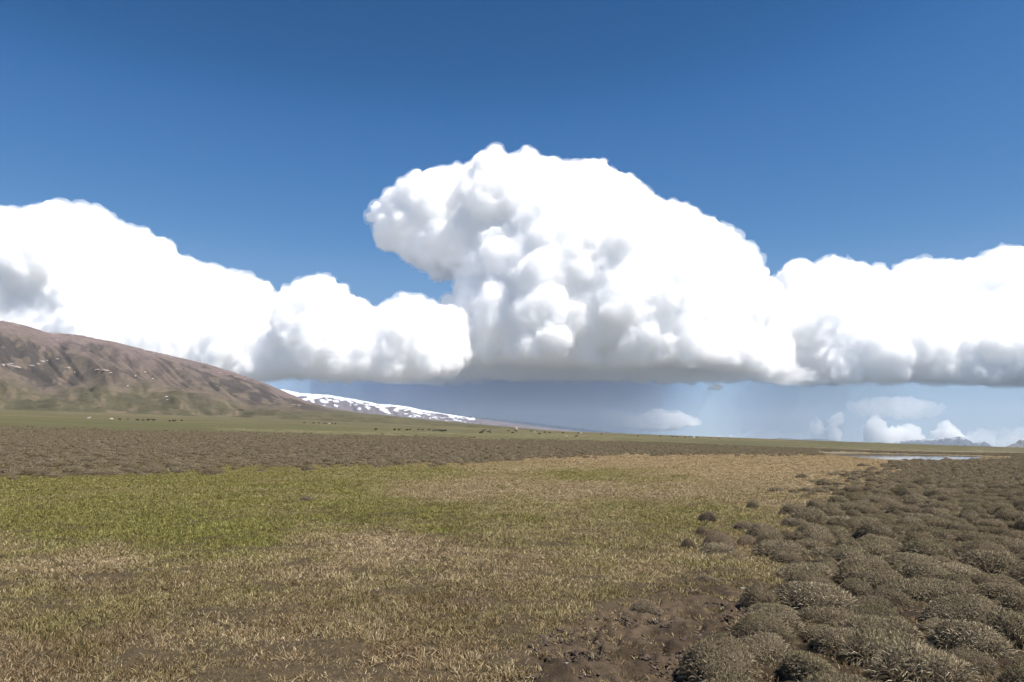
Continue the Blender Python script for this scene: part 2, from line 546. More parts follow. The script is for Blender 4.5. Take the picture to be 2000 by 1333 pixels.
def hill_colour(U, T, x, y, z, zb, zc, sh):
    t = np.minimum(T, 1.0)
    sp, gul, rill = sh[..., 0], sh[..., 1], sh[..., 2]
    scree = np.array([.155, .115, .10])
    dark = np.array([.052, .043, .036])
    olive = np.array([.120, .094, .066])
    green = np.array([.080, .070, .040])
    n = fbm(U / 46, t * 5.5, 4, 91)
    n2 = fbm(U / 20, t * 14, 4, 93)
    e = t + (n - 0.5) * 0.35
    col = scree[None, None] * (0.85 + 0.3 * n2[..., None])
    k = smooth(0.86, 0.60, e)[..., None]
    col = col + (olive - col) * k * 0.85
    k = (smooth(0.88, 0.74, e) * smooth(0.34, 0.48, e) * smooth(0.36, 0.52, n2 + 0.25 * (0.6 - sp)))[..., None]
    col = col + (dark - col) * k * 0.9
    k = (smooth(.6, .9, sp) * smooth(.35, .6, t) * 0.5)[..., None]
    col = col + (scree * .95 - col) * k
    k = smooth(0.40, 0.24, e)[..., None]
    col = col + (green * (0.75 + .5 * n2[..., None]) - col) * k
    k = (smooth(0.55, 0.72, n2) * smooth(.5, .3, e) * .6)[..., None]
    col = col + (np.array([.16, .12, .08]) - col) * k
    flat = smooth(560, 720, U + (n - .5) * 90 - 160 * (t - .6))[..., None]
    col = col + (np.array([.094, .083, .045]) * (0.7 + .6 * n2[..., None]) - col) * flat
    crag = (smooth(.62, .74, n2) * smooth(.88, .97, t) * smooth(700, 560, U))[..., None]
    col = col + (np.array([.26, .21, .18]) - col) * crag
    return col
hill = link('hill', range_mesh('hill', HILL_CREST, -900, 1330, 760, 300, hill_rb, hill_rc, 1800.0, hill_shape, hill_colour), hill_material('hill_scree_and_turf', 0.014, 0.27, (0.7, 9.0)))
tag(hill, kind='structure')

SNOW_CREST = [(150, 120), (400, 125), (520, 117), (560, 114), (585, 108), (610, 106), (640, 104.5), (680, 98), (720, 91), (742, 86), (765, 85.5), (800, 81), (830, 74), (880, 66), (950, 56), (1000, 49.5), (1060, 42), (1100, 37.5), (1140, 32), (1200, 22), (1320, 2), (1400, -10)]
def snow_shape(U, T, x, y, zb, zc, rcu):
    t = np.minimum(T, 1.0)
    h = zc - zb
    n = fbm(U / 22, t * 6, 5, 101)
    z = zb + h * (0.55 * t + 0.45 * t ** 1.7) + h * 0.10 * smooth(0, .3, t) * smooth(1.0, .8, t) * (n - .5) * 2
    z = z + h * .016 * (fbm(U / 5, t * 20, 3, 103) - .5) * smooth(.3, 1, t)
    z = np.where(T > 1, zc - (T - 1) * h * .9, z)
    return z, n
def snow_colour(U, T, x, y, z, zb, zc, n):
    t = np.minimum(T, 1.0)
    n2 = fbm(U / 9, t * 26, 4, 107)
    rock = np.array([.125, .105, .11]) * (.75 + .5 * n2[..., None])
    E = (z - EYE) / y * FPX
    ce = np.interp(U, [c[0] for c in SNOW_CREST], [c[1] for c in SNOW_CREST])
    deep = np.interp(U, [500, 600, 660, 700, 738, 750, 830, 870, 900, 940], [15, 11, 9, 7, 2, 7, 6, 2, 1, -2])
    k = smooth(-2.0, 1.5, E - ce + deep + (n2 - .5) * 44 + (n - .5) * 14)
    k = np.maximum(k, smooth(-1.0, 1.0, E - ce + deep * .45)) * (deep > -1)
    return rock + (np.array([.66, .69, .74]) - rock) * k[..., None]
snow_mountain = link('snow_mountain', range_mesh('snow_mountain', SNOW_CREST, 150, 1390, 520, 130, lambda U: 5200 + 0 * U, lambda U: 9000 + 0 * U, 3000.0, snow_shape, snow_colour, 20.0),
                     hill_material('snow_and_rock', 0.004, 0.18, (0.3, 12.0)))
tag(snow_mountain, kind='structure')

def plain_shape(seed, rough):
    def f(U, T, x, y, zb, zc, rcu):
        t = np.minimum(T, 1.0)
        h = zc - zb
        n = ridged(U / 16, t * 3.5, 4, seed)
        z = zb + h * (.35 * t + .65 * t ** 1.5) + h * rough * smooth(0, .3, t) * smooth(1, .75, t) * (n - .6)
        z = z + np.abs(h) * rough * .22 * (fbm(U / 3.0, t * 8, 3, seed + 3) - .5)
        return np.where(T > 1, zc - (T - 1) * h * .9, z), n
    return f
def plain_colour(rock, snow_from):
    def f(U, T, x, y, z, zb, zc, n):
        t = np.minimum(T, 1.0)
        n2 = fbm(U / 5, t * 9, 4, 131)
        c = np.array(rock) * (.8 + .4 * n2[..., None])
        k = smooth(0, .08, t + (n2 - .5) * .5 - snow_from)
        return c + (np.array([.8, .82, .86]) - c) * (k * .4)[..., None]
    return f
BLUE_RIDGE = [(600, 80), (760, 78), (880, 68), (930, 61), (960, 58), (1000, 54), (1060, 47.5), (1100, 42.5), (1150, 37), (1200, 31), (1215, 31), (1230, 26), (1260, 25.5), (1300, 18), (1400, 5)]
def far_range(name, crest, u0, u1, nu, dist, rough, rock, snow):
    o = link(name, range_mesh(name, crest, u0, u1, nu, 40, lambda U: dist * .8 + 0 * U, lambda U: dist + 0 * U, dist * .12, plain_shape(int(dist) % 97, rough), plain_colour(rock, snow), -30.0),
             hill_material(name + '_rock', 0.003, 0.15, (0.3, 20.0)))
    return tag(o, kind='structure')
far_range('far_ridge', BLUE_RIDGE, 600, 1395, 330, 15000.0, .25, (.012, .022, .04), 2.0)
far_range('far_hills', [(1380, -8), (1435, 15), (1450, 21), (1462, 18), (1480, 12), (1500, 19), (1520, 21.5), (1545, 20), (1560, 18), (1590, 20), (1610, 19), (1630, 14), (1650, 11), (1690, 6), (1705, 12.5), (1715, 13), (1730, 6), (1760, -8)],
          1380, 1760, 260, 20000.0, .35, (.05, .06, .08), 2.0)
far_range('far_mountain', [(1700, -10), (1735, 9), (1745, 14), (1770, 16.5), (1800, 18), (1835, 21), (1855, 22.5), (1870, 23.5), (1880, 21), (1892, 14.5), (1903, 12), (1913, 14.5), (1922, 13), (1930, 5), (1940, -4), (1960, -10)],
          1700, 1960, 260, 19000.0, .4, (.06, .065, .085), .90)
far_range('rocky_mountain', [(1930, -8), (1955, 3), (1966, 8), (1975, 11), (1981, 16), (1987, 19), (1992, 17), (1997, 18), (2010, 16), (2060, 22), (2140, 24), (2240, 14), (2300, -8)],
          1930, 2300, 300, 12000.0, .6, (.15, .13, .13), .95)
# ------------------------------------------------------------------ clouds
def surface_nets(f):
    """zero surface of a 3-D field (inside > 0) -> verts in index space, quads"""
    s = f > 0
    nx, ny, nz = f.shape
    cnt = np.zeros((nx - 1, ny - 1, nz - 1), np.uint8)
    for a in (0, 1):
        for b in (0, 1):
            for c in (0, 1):
                cnt += s[a:nx - 1 + a, b:ny - 1 + b, c:nz - 1 + c]
    cells = np.argwhere((cnt > 0) & (cnt < 8))
    idx = np.full(cnt.shape, -1, np.int64)
    idx[tuple(cells.T)] = np.arange(len(cells))
    acc, num = np.zeros((len(cells), 3)), np.zeros(len(cells))
    cor = [(a, b, c) for a in (0, 1) for b in (0, 1) for c in (0, 1)]
    for p in cor:
        for ax in range(3):
            if p[ax]:
                continue
            q = list(p)
            q[ax] = 1
            i0, i1 = cells + np.array(p), cells + np.array(q)
            f0, f1 = f[tuple(i0.T)], f[tuple(i1.T)]
            hit = (f0 > 0) != (f1 > 0)
            t = np.where(hit, f0 / np.where(hit, f0 - f1, 1), 0)
            pt = np.array(p, float)[None] + t[:, None] * np.eye(3)[ax][None]
            acc[hit] += pt[hit]
            num[hit] += 1
    verts = cells + acc / num[:, None]
    quads = []
    for ax in range(3):
        u, v = [(1, 2), (2, 0), (0, 1)][ax]
        sl0, sl1 = [slice(None)] * 3, [slice(None)] * 3
        sl0[ax], sl1[ax] = slice(0, -1), slice(1, None)
        e = np.argwhere(s[tuple(sl0)] != s[tuple(sl1)])
        e = e[(e[:, u] > 0) & (e[:, v] > 0) & (e[:, u] < f.shape[u] - 1) & (e[:, v] < f.shape[v] - 1)]
        du, dv = np.eye(3, dtype=int)[u], np.eye(3, dtype=int)[v]
        q = [idx[tuple((e - k).T)] for k in (du + dv, dv, 0 * du, du)]
        q = np.stack(q, 1)
        flip = ~s[tuple(e.T)]
        q[flip] = q[flip][:, ::-1]
        quads.append(q)
    return verts, np.concatenate(quads)

def noise3(shape, step, r):
    """smooth 3-D noise -1..1 on a grid, feature size = step cells"""
    dims = [int(n / step) + 3 for n in shape]
    g = r.uniform(-1, 1, dims).astype(np.float32)
    for ax, n in enumerate(shape):
        t = np.arange(n) / step
        i = t.astype(int)
        w = (t - i).astype(np.float32)
        w = w * w * (3 - 2 * w)
        sh = [1, 1, 1]
        sh[ax] = n
        w = w.reshape(sh)
        g = np.take(g, i, ax) * (1 - w) + np.take(g, i + 1, ax) * w
    return g

def cloud_volume(name, density, color=(0.995, 0.995, 1.0), g=0.0):
    m = Nodes(name)
    v = m.n('ShaderNodeVolumePrincipled')
    v.inputs['Color'].default_value = (*color, 1.0)
    v.inputs['Density'].default_value = density
    v.inputs['Anisotropy'].default_value = g
    m.l(v.outputs[0], m.out.inputs['Volume'])
    return m.mat

def make_cloud(name, label, outline, dist, depth, mat, seed, base=None, rmax=95, rmin=14, n0=260,
               voxel=3.0, child=(0.44, 0.43, 0.43), puff=1.4, lean=0.28, fringe=None):
    """cumulus of billows on billows; outline in photo pixels, dist in metres; depth in pixels.
    Its volume is filled with balls, each ball carries smaller balls, and the union is skinned."""
    r = np.random.default_rng(seed)
    S = dist / FPX                                   # metres per photo pixel at that distance
    poly = [(float(a), float(b)) for a, b in outline]
    px = np.array([p[0] for p in poly]); py = np.array([p[1] for p in poly])
    x0, x1, y0, y1 = px.min(), px.max(), py.min(), py.max()
    balls = []
    tries = 0
    o1, o2 = r.uniform(0, 90, 2)
    wall = [(a, b + 4 * rmax if b > y1 - 0.12 * (y1 - y0) else b) for a, b in poly]   # the wall stands full down to the base
    while len(balls) < n0 and tries < n0 * 40:
        m = 4 * n0
        tries += m
        cx, cyy = r.uniform(x0, x1, m), r.uniform(y0, y1, m)
        d = poly_dist(cx, cyy, poly)
        d2 = poly_dist(cx, cyy, wall)
        swell = fbm(cx / (rmax * 2.6) + o1, cyy / (rmax * 2.6) + o2, 2, seed) - 0.5
        for a, b, dd, de, sw in zip(cx, cyy, d, d2, swell):
            if base is not None:
                dd = max(dd, min(de, 0.5 * rmax + dd))
            rad = min(dd * 0.66, rmax) * r.uniform(0.38, 1.0)
            if rad < rmin or (rad < 0.35 * rmax and r.random() < 0.35):
                continue
            bulge = depth * min(1.0, max(dd, de) / (2.2 * rmax) + 0.02) ** 0.7
            if r.random() < 0.70:                    # billows of the sunlit front, on a gently swelling wall
                dep = -bulge + rad + sw * 1.0 * rmax + r.normal(0, .35) * rad - lean * (b - y0)
            else:                                    # the body behind
                dep = r.uniform(-bulge + rad, max(bulge - rad, -bulge + rad + 1)) - lean * (b - y0) * r.random()
            balls.append((a, dep, b, rad))
            if len(balls) >= n0:
                break
    balls = np.array(balls)
    pad = rmax * 0.9 + 4 * voxel
    lo = (balls[:, :3] - balls[:, 3:4]).min(0) - pad
    hi = (balls[:, :3] + balls[:, 3:4]).max(0) + pad
    shape = np.ceil((hi - lo) / voxel).astype(int) + 1
    f = np.full(shape, -4 * voxel, np.float32)
    def fill(bs):
        for cx, cdep, cyy, rad in bs:
            c = (np.array([cx, cdep, cyy]) - lo) / voxel
            rv = rad / voxel + 2.5
            i0 = np.maximum(np.floor(c - rv).astype(int), 0)
            i1 = np.minimum(np.ceil(c + rv).astype(int) + 1, shape)
            if (i1 <= i0).any():
                continue
            gx = (np.arange(i0[0], i1[0]) - c[0])[:, None, None] ** 2
            gy = (np.arange(i0[1], i1[1]) - c[1])[None, :, None] ** 2
            gz = (np.arange(i0[2], i1[2]) - c[2])[None, None, :] ** 2
            val = (rad - voxel * np.sqrt(gx + gy + gz)).astype(np.float32)
            w = f[i0[0]:i1[0], i0[1]:i1[1], i0[2]:i1[2]]
            np.maximum(w, val, out=w)
    fill(balls)
    cur = balls
    for lv, ratio in enumerate(child):
        k = (12, 8, 6)[lv]
        dirs = r.normal(size=(len(cur), k, 3))
        dirs /= np.linalg.norm(dirs, axis=2, keepdims=True)
        rr = cur[:, None, 3] * ratio * r.uniform(0.55, 1.15, (len(cur), k))
        pos = cur[:, None, :3] + dirs * (cur[:, None, 3:4] * 0.90)
        nxt = np.concatenate([pos, rr[..., None]], 2).reshape(-1, 4)
        nxt = nxt[nxt[:, 3] > voxel * 0.9]
        i = np.clip(((nxt[:, :3] - lo) / voxel).round().astype(int), 0, shape - 1)
        nxt = nxt[f[tuple(i.T)] < 0.75 * nxt[:, 3]]      # billows swallowed by bigger ones are dropped
        fill(nxt)
        cur = nxt
    near = f > -3.9 * voxel
    nz = (0.5 - np.abs(noise3(shape, 9, r))) * 2.2 + (0.5 - np.abs(noise3(shape, 4, r))) * 1.5 + noise3(shape, 18, r) * 1.2
    f += np.where(near, nz * voxel * puff, 0).astype(np.float32)
    if base is not None:                              # flat, slightly ragged condensation level
        zz = lo[2] + voxel * np.arange(shape[2])[None, None, :]
        bn = noise3((shape[0], shape[1], 1), 34, r) * 9 + noise3((shape[0], shape[1], 1), 12, r) * 3.5 + noise3((shape[0], shape[1], 1), 4, r) * 0.8
        f = np.minimum(f, (base + bn - zz).astype(np.float32))
    f[[0, -1]] = -1; f[:, [0, -1]] = -1; f[:, :, [0, -1]] = -1
    ctr = at_dist((x0 + x1) / 2, (y0 + y1) / 2, dist)
    zt, zb = at_dist(x0, y0, dist)[2], at_dist(x0, y1, dist)[2]
    def skin(nm, fld, material, parent=None):
        v, q = surface_nets(fld)
        p = v * voxel + lo                             # pixel-sized frame: x right, y depth, z down
        out = np.empty_like(p)
        out[:, 0] = (p[:, 0] - (x0 + x1) / 2) * S
        out[:, 1] = p[:, 1] * S
        out[:, 2] = zt + (p[:, 2] - y0) * (zb - zt) / (y1 - y0) - ctr[2]
        return link(nm, mesh_np(nm, out, q[:, ::-1]), material, parent)
    if fringe is None:
        o = skin(name, f, mat)
    else:
        o = bpy.data.objects.new(name, None)
        COL.objects.link(o)
        skin('billows', f, mat, o)
    o.location = tuple(ctr)
    if fringe is not None:                             # thin torn vapour clinging to the billows
        w = noise3(shape, 16, r) * 1.6 + (0.5 - np.abs(noise3(shape, 7, r))) * 3.2 + noise3(shape, 3, r) * 1.3
        g = f + np.where(f > -3.9 * voxel, voxel * (1.2 + 1.1 * w), 0)
        g[[0, -1]] = -1; g[:, [0, -1]] = -1; g[:, :, [0, -1]] = -1
        skin('vapour_fringe', g.astype(np.float32), fringe, o)
    tag(o, label, 'cloud', 'cumulus clouds over the plain')
    return o
CLOUD = cloud_volume('cloud_droplets', 0.0075, (1.0, 1.0, 1.0))
SHELF = cloud_volume('shelf_cloud_droplets', 0.0018, (1.0, 1.0, 1.0))
FRINGE = cloud_volume('cloud_vapour', 0.0011, (1.0, 1.0, 1.0))
FAR_CLOUD = cloud_volume('far_cloud_droplets', 0.0032, (1.0, 0.995, 0.985))
HAZY = cloud_volume('hazy_cloud_droplets', 0.0006, (1.0, 0.985, 0.975))
THIN = cloud_volume('thin_cloud_droplets', 0.0007, (1.0, 0.995, 0.99))
make_cloud('cumulus_cloud', 'towering white thunderhead with bulging overhanging crown',
    [(708,472),(718,415),(745,392),(790,368),(822,342),(870,340),(935,322),(985,300),(1060,318),(1105,336),(1150,334),(1205,344),
     (1250,368),(1285,405),(1340,432),(1390,450),(1440,490),(1478,545),(1500,620),(1510,700),(1440,742),(1200,742),(900,742),(840,700),(850,620),
     (884,598),(886,560),(830,548),(770,515)], 26000, 150, CLOUD, 3, fringe=FRINGE, base=738, n0=1000, rmax=84, rmin=8, voxel=2.7)
make_cloud('cumulus_cloud', 'long white cloud bank sloping down behind the brown hill',
    [(-260,350),(-150,378),(-60,396),(0,408),(50,428),(110,424),(185,418),(225,422),(260,455),(310,462),(370,498),(400,520),(450,545),(520,545),(572,580),(600,640),
     (640,700),(640,750),(400,760),(100,760),(-260,760)], 27500, 120, CLOUD, 5, fringe=FRINGE, n0=800, rmax=76, rmin=8)
make_cloud('cumulus_cloud', 'grey shaded heap of cloud low above the brown hill',
    [(40,690),(110,630),(150,590),(210,580),(245,552),(292,545),(330,580),(385,560),(430,590),(475,585),(540,640),(610,650),(655,690),(640,740),(560,742),(400,735),(300,720),(150,715)],
    23500, 70, CLOUD, 7, fringe=FRINGE, base=742, n0=420, rmax=44, rmin=6)
make_cloud('cumulus_cloud', 'small white peaked cloud between the sloping bank and the thunderhead',
    [(535,590),(580,556),(612,536),(635,526),(662,556),(692,582),(735,604),(768,590),(812,582),(862,594),(905,612),(930,660),(920,728),(650,738),(560,722)], 22600, 60, CLOUD, 9, fringe=FRINGE, base=742, n0=480, rmax=46, rmin=6)
make_cloud('cumulus_cloud', 'low flat-based shelf of grey cloud under the thunderhead',
    [(600,725),(650,706),(720,698),(800,700),(880,694),(960,690),(1050,696),(1150,688),(1250,694),(1330,684),(1400,694),(1500,700),(1600,716),(1700,728),
     (1715,748),(1400,748),(1100,750),(900,752),(700,756),(610,748)], 24000, 70, SHELF, 11, base=746, n0=600, rmax=28, rmin=6)
make_cloud('cumulus_cloud', 'broad white cloud bank with lumpy crest beside the thunderhead',
    [(1440,650),(1478,575),(1505,525),(1540,500),(1582,516),(1610,506),(1660,514),(1700,508),(1732,530),(1772,506),(1822,512),(1872,518),(1900,500),(1950,488),(2000,502),
     (2080,515),(2200,545),(2360,600),(2360,745),(1800,745),(1500,740)], 26500, 110, CLOUD, 13, fringe=FRINGE, base=744, n0=800, rmax=64, rmin=8)
make_cloud('cumulus_cloud', 'grey shaded heap of cloud in front of the lumpy white bank',
    [(1580,700),(1610,650),(1680,605),(1735,572),(1790,560),(1835,592),(1900,588),(1960,560),(2010,590),(2130,600),(2160,745),(1900,748),(1700,744),(1600,738)],
    23800, 60, CLOUD, 15, fringe=FRINGE, base=746, n0=420, rmax=44, rmin=6)
FC = 44000
make_cloud('cumulus_cloud', 'small bright cloud low in the gap under the grey shelf',
    [(1148,806),(1170,797),(1210,802),(1250,806),(1285,797),(1315,793),(1335,803),(1352,814),(1367,820),(1364,836),(1250,840),(1150,836)], FC, 25, FAR_CLOUD, 17, base=837, n0=200, rmax=20, rmin=4, voxel=1.6)
make_cloud('cumulus_cloud', 'faint thin cloud behind the rain above the snowy mountain',
    [(640,800),(690,780),(740,768),(790,752),(850,748),(895,756),(905,782),(860,794),(800,800),(720,806)], FC, 25, THIN, 19, n0=160, rmax=20, rmin=4, voxel=2.0)
make_cloud('cumulus_cloud', 'thin row of cloud puffs along the horizon above the far hills',
    [(1240,862),(1300,852),(1380,850),(1440,846),(1470,836),(1490,840),(1530,844),(1560,846),(1580,842),(1600,848),(1640,862),(1620,875),(1240,875)], FC, 20, THIN, 21, n0=200, rmax=12, rmin=3, voxel=1.6)
make_cloud('cumulus_cloud', 'slim upright puff of cloud, the narrower of a pair over the far hills',
    [(1577,845),(1580,825),(1592,810),(1603,818),(1605,838),(1596,850),(1582,850)], FC, 8, FAR_CLOUD, 23, n0=60, rmax=10, rmin=3, voxel=1.4)
make_cloud('cumulus_cloud', 'upright puff of cloud leaning over at the top above the far hills',
    [(1606,860),(1604,842),(1614,832),(1622,812),(1640,804),(1648,812),(1644,828),(1630,834),(1642,850),(1640,866),(1620,866)], FC, 10, FAR_CLOUD, 25, n0=90, rmax=11, rmin=3, voxel=1.4)
make_cloud('cumulus_cloud', 'faint spreading anvil of haze above the far snow-streaked mountain',
    [(1620,790),(1680,780),(1730,772),(1790,776),(1850,794),(1850,812),(1800,822),(1740,826),(1680,815)], FC + 3000, 14, HAZY, 27, n0=240, rmax=18, rmin=4, voxel=2.0)
make_cloud('cumulus_cloud', 'round pinkish cloud heap behind the long shoulder of the far mountain',
    [(1672,872),(1680,845),(1692,822),(1706,808),(1722,818),(1726,836),(1750,832),(1772,826),(1792,838),(1800,856),(1830,872)], FC + 1500, 22, FAR_CLOUD, 33, n0=240, rmax=18, rmin=4, voxel=1.8)
make_cloud('cumulus_cloud', 'pinkish cloud tower rising over the far snow-streaked mountain top',
    [(1806,872),(1816,845),(1832,828),(1848,814),(1862,826),(1868,844),(1884,856),(1900,874)], FC + 800, 18, FAR_CLOUD, 35, n0=180, rmax=16, rmin=4, voxel=1.8)
make_cloud('cumulus_cloud', 'hazy low cloud behind the rocky mountain at the plain edge',
    [(1850,850),(1900,838),(1990,834),(2050,836),(2150,850),(2160,880),(1850,880)], FC, 25, THIN, 29, n0=160, rmax=16, rmin=4, voxel=2.0)
make_cloud('cloud_shred', 'small dark lens-shaped shred of cloud hanging beside the rain',
    [(1370,761),(1382,754),(1395,749),(1408,753),(1418,760),(1400,766),(1380,766)], 23000, 8, CLOUD, 31, n0=40, rmax=7, rmin=2.5, voxel=1.5)

# ------------------------------------------------------------------ rain
def rain_shaft(label, cols, top, dist, depth, mat):
    """falling rain under a cloud base: lens-shaped in plan so that it thins out to its sides"""
    S = dist / FPX
    x0, x1 = cols
    n = 48
    a = np.linspace(0, 2 * np.pi, n, endpoint=False)
    vs_, rows = [], 7
    ztop = at_dist((x0 + x1) / 2, top, dist)[2]
    for k in range(rows):
        h = k / (rows - 1)
        sway = (1 - h) * 0.06
        cx = ((x0 + x1) / 2 - IMG_W / 2) * S - sway * (x1 - x0) * S
        wid = (x1 - x0) / 2 * S * (0.88 + 0.12 * h)
        rag = 1 + 0.05 * np.sin(3 * a + k * .2) + 0.04 * np.sin(7 * a + 1.0)
        vs_.append(np.stack([cx + np.cos(a) * wid * rag, dist + np.sin(a) * depth * rag, np.full(n, ztop * h - 150 * (1 - h))], 1))
    v = np.concatenate(vs_ + [vs_[0].mean(0)[None], vs_[-1].mean(0)[None]])
    f = []
    for k in range(rows - 1):
        for i in range(n):
            j = (i + 1) % n
            f.append((k * n + i, k * n + j, (k + 1) * n + j, (k + 1) * n + i))
    me = bpy.data.meshes.new('rain_shaft')
    b, t = rows * n, rows * n + 1
    f += [(b, (i + 1) % n, i) for i in range(n)] + [(t, (rows - 1) * n + i, (rows - 1) * n + (i + 1) % n) for i in range(n)]
    me.from_pydata([tuple(p) for p in v], [], f)
    o = link('rain_shaft', me, mat)
    return tag(o, label, 'rain', kind='stuff')
RAIN = cloud_volume('falling_rain', 3.0e-4, (0.30, 0.54, 0.82))
LIGHT_RAIN = cloud_volume('light_rain', 0.8e-4, (0.45, 0.64, 0.90))
for k, (lab, cols) in enumerate((('wide blue-grey curtain of rain under the thunderhead', (580, 1390)), ('blue-grey rain falling within the wide curtain', (690, 1330)),
                                 ('darker rain falling in the middle of the wide curtain', (780, 1260)), ('dark core of the rain curtain under the thunderhead', (860, 1180)))):
    rain_shaft(lab, cols, 728, 27200.0 + 420.0 * k, 2700.0 - 350 * k, RAIN)
for k, (lab, cols) in enumerate((('pale veil of rain falling under the lumpy white bank', (1400, 1760)), ('thin rain within the pale veil under the lumpy white bank', (1440, 1660)),
                                 ('streak of rain in the pale veil under the lumpy white bank', (1450, 1560)),
                                 ('pale veil of rain between the hill and the dark rain curtain', (380, 860)), ('thin rain between the hill and the dark rain curtain', (480, 760)))):
    rain_shaft(lab, cols, 732, 27000.0 + 300.0 * k, 2300.0 - 200 * k, LIGHT_RAIN)
# ------------------------------------------------------------------ blades, tufts, hummocks
def blades(pos, nrm, length, width, lean, r, droop=0.35, segs=2):
    """grass blades rooted at pos: tapered strips of two quads-ish (3 triangles); returns verts, tris, tip (0 root .. 1 tip)"""
    n = len(pos)
    side = r.normal(size=(n, 3))
    side -= (side * nrm).sum(1)[:, None] * nrm
    side /= np.linalg.norm(side, axis=1)[:, None] + 1e-9
    fwd = np.cross(nrm, side)
    d1 = nrm + fwd * lean[:, None]
    d1 /= np.linalg.norm(d1, axis=1)[:, None]
    d2 = d1 + fwd * (lean * 1.2)[:, None] + np.array([0, 0, -1.0]) * (droop * r.uniform(.3, 1.3, n))[:, None]
    d2 /= np.linalg.norm(d2, axis=1)[:, None]
    mid = pos + d1 * (length * .55)[:, None]
    tip = mid + d2 * (length * .45)[:, None]
    w = side * (width * .5)[:, None]
    v = np.stack([pos - w, pos + w, mid - w * .8, mid + w * .8, tip], 1).reshape(-1, 3)
    b = np.arange(n)[:, None] * 5
    f = np.concatenate([b + np.array([[0, 1, 3]]), b + np.array([[0, 3, 2]]), b + np.array([[2, 3, 4]])], 0)
    t = np.tile([0, 0, .55, .55, 1.0], n)
    shade = np.repeat(r.uniform(0, 1, n), 5)
    return v, f, t, shade

def blade_material(name, tint_from):
    """dry and fresh blades; the tint comes from each tuft (fresh..straw) and varies blade by blade"""
    m = Nodes(name)
    if tint_from == 'tuft':
        g = m.attr('fresh', 'INSTANCER').outputs['Fac']
        rnd = m.attr('vary', 'INSTANCER').outputs['Fac']
    else:
        g = None
        rnd = m.n('ShaderNodeObjectInfo').outputs['Random']
    bl = m.attr('blade').outputs['Fac']
    tip = m.attr('tip').outputs['Fac']
    if tint_from == 'tuft':
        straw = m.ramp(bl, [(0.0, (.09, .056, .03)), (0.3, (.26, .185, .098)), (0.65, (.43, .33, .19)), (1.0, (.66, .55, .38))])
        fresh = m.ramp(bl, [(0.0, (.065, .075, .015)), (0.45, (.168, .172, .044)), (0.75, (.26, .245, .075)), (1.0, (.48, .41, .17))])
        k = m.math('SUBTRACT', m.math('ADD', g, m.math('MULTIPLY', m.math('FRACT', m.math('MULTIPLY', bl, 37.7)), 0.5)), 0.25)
        c = m.mix(m.rng(k, 0.12, 0.86), straw, fresh)
        c = m.mix(m.rng(rnd, 0.0, 1.0, 0.0, 0.75), c, (.115, .072, .038))
    else:
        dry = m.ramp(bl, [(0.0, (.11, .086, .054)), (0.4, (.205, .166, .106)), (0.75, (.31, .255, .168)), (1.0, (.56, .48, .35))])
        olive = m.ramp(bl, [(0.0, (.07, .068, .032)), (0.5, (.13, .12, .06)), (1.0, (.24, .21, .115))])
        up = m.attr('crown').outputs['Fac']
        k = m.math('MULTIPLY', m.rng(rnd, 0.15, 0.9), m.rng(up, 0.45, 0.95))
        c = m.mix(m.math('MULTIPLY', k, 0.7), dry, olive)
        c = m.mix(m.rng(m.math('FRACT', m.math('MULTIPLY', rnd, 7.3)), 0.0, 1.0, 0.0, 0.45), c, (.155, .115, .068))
        if tint_from == 'pale':
            c = m.mix(0.55, c, (.26, .19, .135))
    diff = m.n('ShaderNodeBsdfDiffuse')
    tr = m.n('ShaderNodeBsdfTranslucent')
    mx = m.n('ShaderNodeMixShader')
    mx.inputs[0].default_value = 0.2
    m.l(c, diff.inputs['Color'])
    m.l(c, tr.inputs['Color'])
    m.l(diff.outputs[0], mx.inputs[1])
    m.l(tr.outputs[0], mx.inputs[2])
    m.l(mx.outputs[0], m.out.inputs['Surface'])
    return m.mat

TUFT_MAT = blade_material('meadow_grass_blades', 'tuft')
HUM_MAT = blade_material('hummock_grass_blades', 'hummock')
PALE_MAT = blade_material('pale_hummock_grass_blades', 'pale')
m = Nodes('hummock_turf')
geo = m.n('ShaderNodeTexCoord').outputs['Object']
c = m.ramp(m.noise(26.0, 5, 0.7, geo), [(0.25, (.05, .038, .027)), (0.5, (.095, .075, .05)), (0.75, (.15, .12, .08))])
m.bsdf(c, 0.95, 0.05, Normal=m.bump(m.noise(40.0, 4, 0.7, geo), 0.9, 0.03))
MOUND_MAT = m.mat

